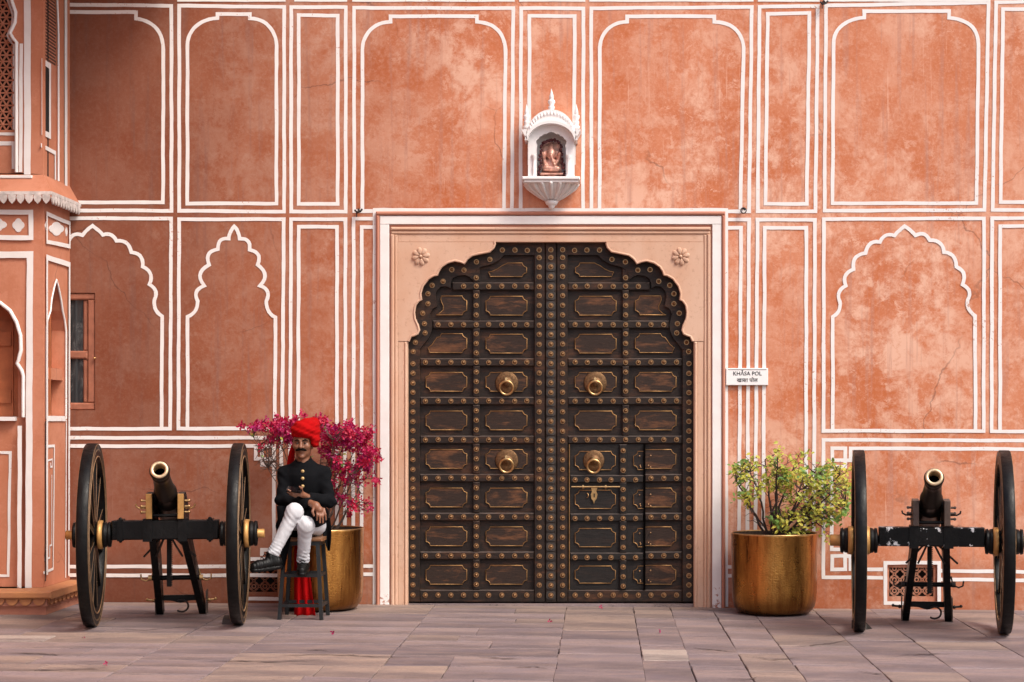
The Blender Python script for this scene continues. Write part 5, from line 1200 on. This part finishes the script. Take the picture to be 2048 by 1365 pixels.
def f_body(p):
    c = V(HC)
    head = ell(p, c + V((0, .012, .018)), (.078, .098, .112)); jaw = ell(p, c + V((0, -.022, -.062)), (.058, .062, .062))
    h = smin(head, jaw, .04)
    h = smin(h, cap(p, c + V((0, -.088, .012)), c + V((0, -.112, -.030)), .009, .0155), .014)        # nose
    for s in (-1, 1):
        h = smin(h, ell(p, c + V((s * .014, -.100, -.034)), (.010, .010, .008)), .006)
        h = np.maximum(h, -ell(p, c + V((s * .032, -.098, .004)), (.017, .013, .009)))                 # eye socket
        h = smin(h, cap(p, c + V((s * .014, -.088, .022)), c + V((s * .052, -.074, .022)), .010, .009), .012)
        h = smin(h, ell(p, c + V((s * .046, -.064, -.024)), (.020, .020, .020)), .03)                   # cheek
        h = smin(h, ell(p, c + V((s * .078, .008, -.012)), (.010, .022, .032)), .008)                   # ear
    h = smin(h, ell(p, c + V((0, -.079, -.074)), (.018, .012, .006)), .006)
    h = smin(h, ell(p, c + V((0, -.070, -.108)), (.024, .020, .018)), .02)
    parts = [cap(p, c + V((0, .02, -.06)), V(J['neck']), .052, .056), cap(p, V(J['neck']), V(J['chest']), .06, .10), cap(p, V(J['chest']), V(J['belly']), .10, .10)]
    for a, b, ra, rb in ((J['rs'], J['re'], .042, .036), (J['re'], J['rw'], .036, .023), (J['ls'], J['le'], .042, .036), (J['le'], J['lw'], .036, .023), (J['rh'], J['rk'], .06, .045), (J['lh'], J['lk'], .06, .045), (J['rk'], J['ra'], .042, .03), (J['lk'], J['la'], .042, .03)):
        parts.append(cap(p, V(a), V(b), ra, rb))
    parts.append(cap(p, V(J['rs']), V(J['ls']), .045, .045))
    b = sunion(parts, .03); hd = sunion([cap(p, V(a), V(b_), ra, rb) for a, b_, ra, rb in HP], .007)
    return smin(smin(h, b, .02), hd, .008)
allp = np.array([tuple(v) for v in J.values()]); lo = allp.min(0) - .16; hi = allp.max(0) + .16; hi[2] = HC.z + .16
me = sdf_mesh(f_body, lo, hi, .005, 'body'); pput(me, 'body', 'skin')
for s in (-1, 1):
    m = MB(); m.ball(HC + Vector((s * .032, -.0865, .002)), .0085, 10, (1.2, .7, .55)); e = pput(m.mesh('eye'), 'eye', 'eye')
    m = MB(); m.ball(HC + Vector((s * .032, -.0935, .002)), .0068, 8, (1, .55, 1)); o = m.build('iris', M['iris'], e)
    m = MB(); m.tube([HC + Vector((s * .012, -.099, .021)), HC + Vector((s * .032, -.098, .029)), HC + Vector((s * .055, -.083, .023))], [.0045, .006, .003], 6); pput(m.mesh('eyebrow'), 'eyebrow', 'hair')
m = MB()
for s in (-1, 1): m.tube([HC + Vector((s * .001, -.108, -.046)), HC + Vector((s * .016, -.109, -.049)), HC + Vector((s * .032, -.100, -.054)), HC + Vector((s * .045, -.088, -.060))], [.0105, .0125, .010, .003], 8)
pput(m.mesh('moustache'), 'moustache', 'hair')
m = MB()
for s in (-1, 1): m.ball(HC + Vector((s * .070, .03, -.01)), .03, 8, (.5, 1.2, 1.3))
m.ball(HC + Vector((0, .055, -.03)), .06, 10, (1.1, .8, .9)); pput(m.mesh('hair'), 'hair', 'hair')
# turban
tc = V(P(611, 861, -1.085)); rot = np.array(Matrix.Rotation(R(-10), 3, 'Y'))
def f_turban(p):
    q = (p - tc) @ rot
    d = ell(p, tc, (.122, .135, .098), rot)
    d = smin(d, ell(p, V(P(630, 878, -1.10)), (.040, .075, .075)), .03)
    d = smin(d, ell(p, V(P(627, 843, -1.03)), (.050, .055, .038)), .02)
    fold = np.sin(95 * (q[:, 2] + .32 * q[:, 0] + .12 * np.abs(q[:, 0])) + 3 * np.sin(11 * q[:, 0])) * .0016 - .0050 * np.abs(np.sin(44 * (q[:, 2] + .42 * q[:, 0]) + 1.2 * np.sin(9 * q[:, 0]))) + .003 + np.sin(210 * (q[:, 2] - .38 * q[:, 0]) + 2 * np.sin(16 * q[:, 0])) * .0013
    d = d + fold
    cut = p[:, 2] - (HC.z + .046 - .10 * (p[:, 0] - HC.x))
    face = np.maximum(np.maximum(cut, p[:, 1] - (HC.y + .01)), np.abs(p[:, 0] - HC.x + .012) - .080)
    return np.maximum(d, -face)
me = sdf_mesh(f_turban, tc - .2, tc + .2, .0045, 'turban'); tb_ = pput(me, 'turban', 'red')
m = MB(); pts = [P(588, 890, -1.0), P(584, 905, -.98), P(581, 925, -.96), P(580, 948, -.94)]; m.tube(pts, [.02, .026, .03, .032], 8); m.build('turban_wrap_end', M['red'], tb_)
def sheet(rows, thick, name, mat, par=None, wave=.0):
    """cloth: rows of points, given thickness"""
    m = MB(); n, k = len(rows), len(rows[0]); top = [p for r_ in rows for p in r_]; bot = [p + Vector((0, thick, 0)) for p in top]; N = n * k
    fs = []
    for i in range(n - 1):
        for j in range(k - 1):
            a = i * k + j; fs += [(a, a + 1, a + k + 1, a + k), (N + a, N + a + k, N + a + k + 1, N + a + 1)]
    per_ = [j for j in range(k)] + [i * k + k - 1 for i in range(1, n)] + [(n - 1) * k + j for j in range(k - 2, -1, -1)] + [i * k for i in range(n - 2, 0, -1)]
    for a, b in zip(per_, per_[1:] + per_[:1]): fs.append((a, b, N + b, N + a))
    m.add(top + bot, fs, True); me = m.mesh(name); return pput(me, name, mat, par)
rows = []
for i in range(15):
    t = i / 14; y = 1072 + t * 164; w0, w1 = 589 - 1 * t, 617 + 15 * t ** 2
    rows.append([P(w0 + (w1 - w0) * j / 10, y, -.90 + .022 * math.sin(j * 1.5 + t * 2.2) + .012 * math.sin(j * 3.1 - t * 3)) for j in range(11)])
sheet(rows, .006, 'hanging_turban_tail', 'red')
# coat
def f_coat(p):
    C = [ell(p, V(P(608, 965, -1.065)), (.172, .118, .185)), ell(p, V(P(609, 1015, -1.03)), (.165, .12, .14)), cap(p, V(J['rs']), V(J['ls']), .056, .056), cap(p, V(P(608, 935, -1.07)), V(P(608, 950, -1.07)), .085, .12)]
    b = sunion(C, .05)
    b = smin(b, cap(p, V(J['rs']) + V((.012, 0, -.012)), V(J['re']), .058, .050), .045); b = smin(b, cap(p, V(J['ls']) + V((-.012, 0, -.012)), V(J['le']), .058, .050), .045)
    fr_ = J['re'].lerp(J['rw'], .90); fl_ = J['le'].lerp(J['lw'], .86)
    b = smin(b, cap(p, V(J['re']), V(fr_), .051, .043), .015); b = smin(b, cap(p, V(J['le']), V(fl_), .051, .043), .015)
    cl_ = cap(p, V(P(607.5, 924, -1.075)), V(P(607, 917, -1.085)), .070, .064); b = smin(b, cl_, .012)
    b = np.maximum(b, -cap(p, V(P(607, 926, -1.085)), V(P(606, 902, -1.10)), .0575, .062))
    b = np.maximum(b, -cap(p, V(P(607, 923, -1.12)), V(P(606.5, 914, -1.20)), .012, .05))
    # skirt over the hips and the left thigh
    sk_ = smin(cap(p, V(P(630, 1030, -1.0)), V(P(628, 1034, -1.31)), .115, .088), cap(p, V(P(592, 1030, -.98)), V(P(580, 1052, -1.10)), .13, .115), .05)
    a_, b__ = V(P(598, 998, -1.38)), V(P(623, 1066, -1.38)); nx_, nz_ = -(b__[2] - a_[2]), (b__[0] - a_[0]); L = math.hypot(nx_, nz_)
    left = ((p[:, 0] - a_[0]) * nx_ + (p[:, 2] - a_[2]) * nz_) / L          # >0 on the viewer's right of the opening edge
    a2, b2_ = V(P(623, 1066, -1.38)), V(P(664, 1036, -1.38)); n2x, n2z = -(b2_[2] - a2[2]), (b2_[0] - a2[0]); L2 = math.hypot(n2x, n2z)
    low = -((p[:, 0] - a2[0]) * n2x + (p[:, 2] - a2[2]) * n2z) / L2
    frontcut = np.maximum(-left, low)
    cutter = np.where(p[:, 1] < -1.13, frontcut, -1.0)
    sk_ = np.maximum(sk_, np.minimum(cutter, .02)); sk_ = np.maximum(sk_, -(p[:, 2] - (zseat - .03)))
    b = smin(b, sk_, .02)
    q = p - V(J['belly']); ax_ = np.abs(q[:, 0])
    arm = np.clip((ax_ - .11) / .05, 0, 1); waist = np.exp(-((q[:, 2] - .03) / .09) ** 2) * (1 - arm)
    n1 = np.sin(75 * q[:, 2] + 42 * q[:, 0] + 20 * q[:, 1] + 2.2 * np.sin(17 * q[:, 0] + 9 * q[:, 2]))
    n2 = np.sin(48 * q[:, 2] - 60 * ax_ + 1.7 * np.sin(23 * q[:, 2]))
    elb = np.exp(-(np.minimum(np.linalg.norm(p - V(J['re']), axis=1), np.linalg.norm(p - V(J['le']), axis=1)) / .11) ** 2)
    return b + .0032 * n1 * arm * (.35 + elb) + .0042 * n2 * waist + .0022 * n2 * arm
lo = V(P(530, 1110, -1.0)); lo[1] = -1.62; hi = V(P(690, 895, -1.0)); hi[1] = -.78
me = sdf_mesh(f_coat, lo, hi, .006, 'coat'); coat = pput(me, 'coat', 'coat')
rows = []
for i in range(12):                   # coat tail hanging by the stool on his right
    t = i / 11; y = 1012 + t * 130; xl = 553 + 3 * math.sin(t * 3) + 11 * t ** 3; xr_ = 592 - 22 * t ** 1.3 - 2
    rows.append([P(xl + (xr_ - xl) * j / 6, y - (0 if i < 11 else 10 * (j / 6)), -1.235 - .02 * math.sin(j * .9 + t) - .02 * math.sin(t * 3)) for j in range(7)])
sheet(rows, .01, 'coat_tail', 'coat', None)
rows = []
for i in range(8):
    t = i / 7; y = 1036 + t * 66; xl = 636 + 19 * t; xr_ = 660 - 1 * t + 3 * math.sin(t * 3)
    rows.append([P(xl + (xr_ - xl) * j / 5, y, -1.0 - .025 * math.sin(j * 1.3 + t * 2)) for j in range(6)])
sheet(rows, .01, 'coat_tail', 'coat', None)
for y in (943, 957.5, 973):
    yc_ = np.linspace(-1.35, -1.05, 151); dv = f_coat(np.array([tuple(P(605.3, y, q)) for q in yc_])); yy = float(yc_[np.argmax(dv < 0)])
    m = MB(); m.ball(P(605.3, y, yy - .003), .0145, 10, (1, .6, 1)); m.build('button', M['gold_cloth'], coat)
# trousers
def f_trou(p):
    a = smin(cap(p, V(J['rh']), V(J['rk']), .085, .063), cap(p, V(J['rk']), V(J['ra']), .062, .046), .045); b = smin(cap(p, V(J['lh']), V(J['lk']), .085, .062), cap(p, V(J['lk']), V(J['la']), .061, .047), .045)
    d = smin(a, b, .008); d = smin(d, ell(p, V(P(611, 1045, -.98)), (.15, .12, .09)), .03)
    for ank, kn in ((J['ra'], J['rk']), (J['la'], J['lk'])):
        ax_ = V(kn - ank); L = np.linalg.norm(ax_); ax_ /= L; t = (p - V(ank)) @ ax_
        side_ = (p - V(ank)) @ np.array((.6, .3, .5))
        lat = (p - V(ank)) @ np.array((.8, -.5, .1)); d = d + (.0030 * np.sin(t * 190 + side_ * 95 + 2.5 * np.sin(40 * lat)) + .0028 * np.sin(t * 120 - lat * 110)) * np.clip(1 - t / .17, 0, 1) * (t > -.06) - .003 * np.clip(1 - t / .1, 0, 1)
        kd = np.linalg.norm(p - V(kn), axis=1); d = d + .0014 * np.sin(80 * t + 90 * lat + 1.8 * np.sin(30 * side_)) * np.exp(-((kd - .06) / .10) ** 2)
    return d
lo = V(P(525, 1140, -1.0)); lo[1] = -1.66; hi = V(P(672, 985, -1.0)); hi[1] = -.83
def f_trou2(p):
    d = f_trou(p)
    for ank, kn in ((J['ra'], J['rk']), (J['la'], J['lk'])):
        ax_ = V(kn - ank).copy(); ax_ /= np.linalg.norm(ax_); t = (p - V(ank)) @ ax_; near = np.linalg.norm(p - V(ank), axis=1) < .11
        d = np.where(near, np.maximum(d, -(t + .005)), d)
    return np.maximum(d, -(p[:, 2] - (zseat - .015)) * (p[:, 1] > -1.2) - 1.0 * (p[:, 1] <= -1.2))
me = sdf_mesh(f_trou2, lo, hi, .0055, 'trousers'); pput(me, 'trousers', 'trouser')
# boots
def boot(ank, heel, toe, up, kn, name):
    axs = V(kn - ank); axs /= np.linalg.norm(axs); A, H_, T = V(ank), V(heel), V(toe); ball_ = H_ + (T - H_) * .68; fd = (T - H_) / np.linalg.norm(T - H_); u = V(up)
    def f(p):
        d = cap(p, A + axs * .015, A - axs * .02, .039, .042); d = smin(d, cap(p, A - axs * .03, H_ + u * .03, .044, .042), .02)
        d = smin(d, cap(p, H_ + u * .036, ball_ + u * .026, .040, .040), .025); d = smin(d, cap(p, ball_ + u * .026, T - fd * .034 + u * .02, .040, .034), .02)
        d = d + .0016 * np.sin(((p - A) @ fd) * 260)
        s_ = (p - H_) @ u; d = np.maximum(d, -(s_ + .004))
        sole = np.maximum(np.maximum(np.minimum(cap(p, H_ + fd * .0, ball_, .046, .046), cap(p, ball_, T - fd * .036, .046, .038)), -(s_ + .022)), s_ - .004)
        return np.minimum(d, sole)
    pts = np.stack([A, H_, T, A + axs * .08]); return sdf_mesh(f, pts.min(0) - .075, pts.max(0) + .075, .005, name)
ra, la = J['ra'], J['la']
upR = Vector((-.22, -.35, .9)).normalized(); heelR = P(553, 1132, -1.44); toeR = P(501, 1140, -1.58)
tv = (toeR - heelR).normalized(); upR = (upR - tv * upR.dot(tv)).normalized()
pput(boot(ra, heelR, toeR, upR, J['rk'], 'boot'), 'boot', 'leather')
zr = gz + .36 + .03; heelL = Vector((P(607, 1150, -1.20).x, -1.165, zr + .016)); toeL = Vector((P(603, 1150, -1.42).x, -1.43, zr + .004)); tv = (toeL - heelL).normalized(); upL = Vector((0, 0, 1)); upL = (upL - tv * upL.dot(tv)).normalized()
pput(boot(la, heelL, toeL, upL, J['lk'], 'boot'), 'boot', 'leather')
for ank, toe, up in ((ra, toeR, upR), (la, toeL, upL)):
    m = MB(); d = (toe - ank).normalized(); sd_ = d.cross(up).normalized()
    for k in range(4):
        c = ank.lerp(toe, .12 + .12 * k) + up * (.052 - .006 * k); m.tube([c - sd_ * .024 - up * .012, c + up * .004, c + sd_ * .024 - up * .012], .0035, 5)
    pput(m.mesh('laces'), 'laces', 'coat')
# phone held in his left hand
pc = P(589, 980, -1.435); ph = MB(); hx = Vector((.060, -.006, -.009)); hy = Vector((.004, .034, .016)); hz = hx.cross(hy).normalized() * .0048
ph.obox(pc, hx, hy, hz); phone = empty('smartphone', pc, 'black smartphone held flat in the hand of the seated man', 'phone')
o = ph.build('case', M['phone'], phone); o.matrix_parent_inverse = Matrix.Translation(-pc)
s2 = MB(); s2.obox(pc + hz * 1.08, hx * .93, hy * .9, hz * .05); o = s2.build('screen', M['phone'], phone); o.matrix_parent_inverse = Matrix.Translation(-pc)
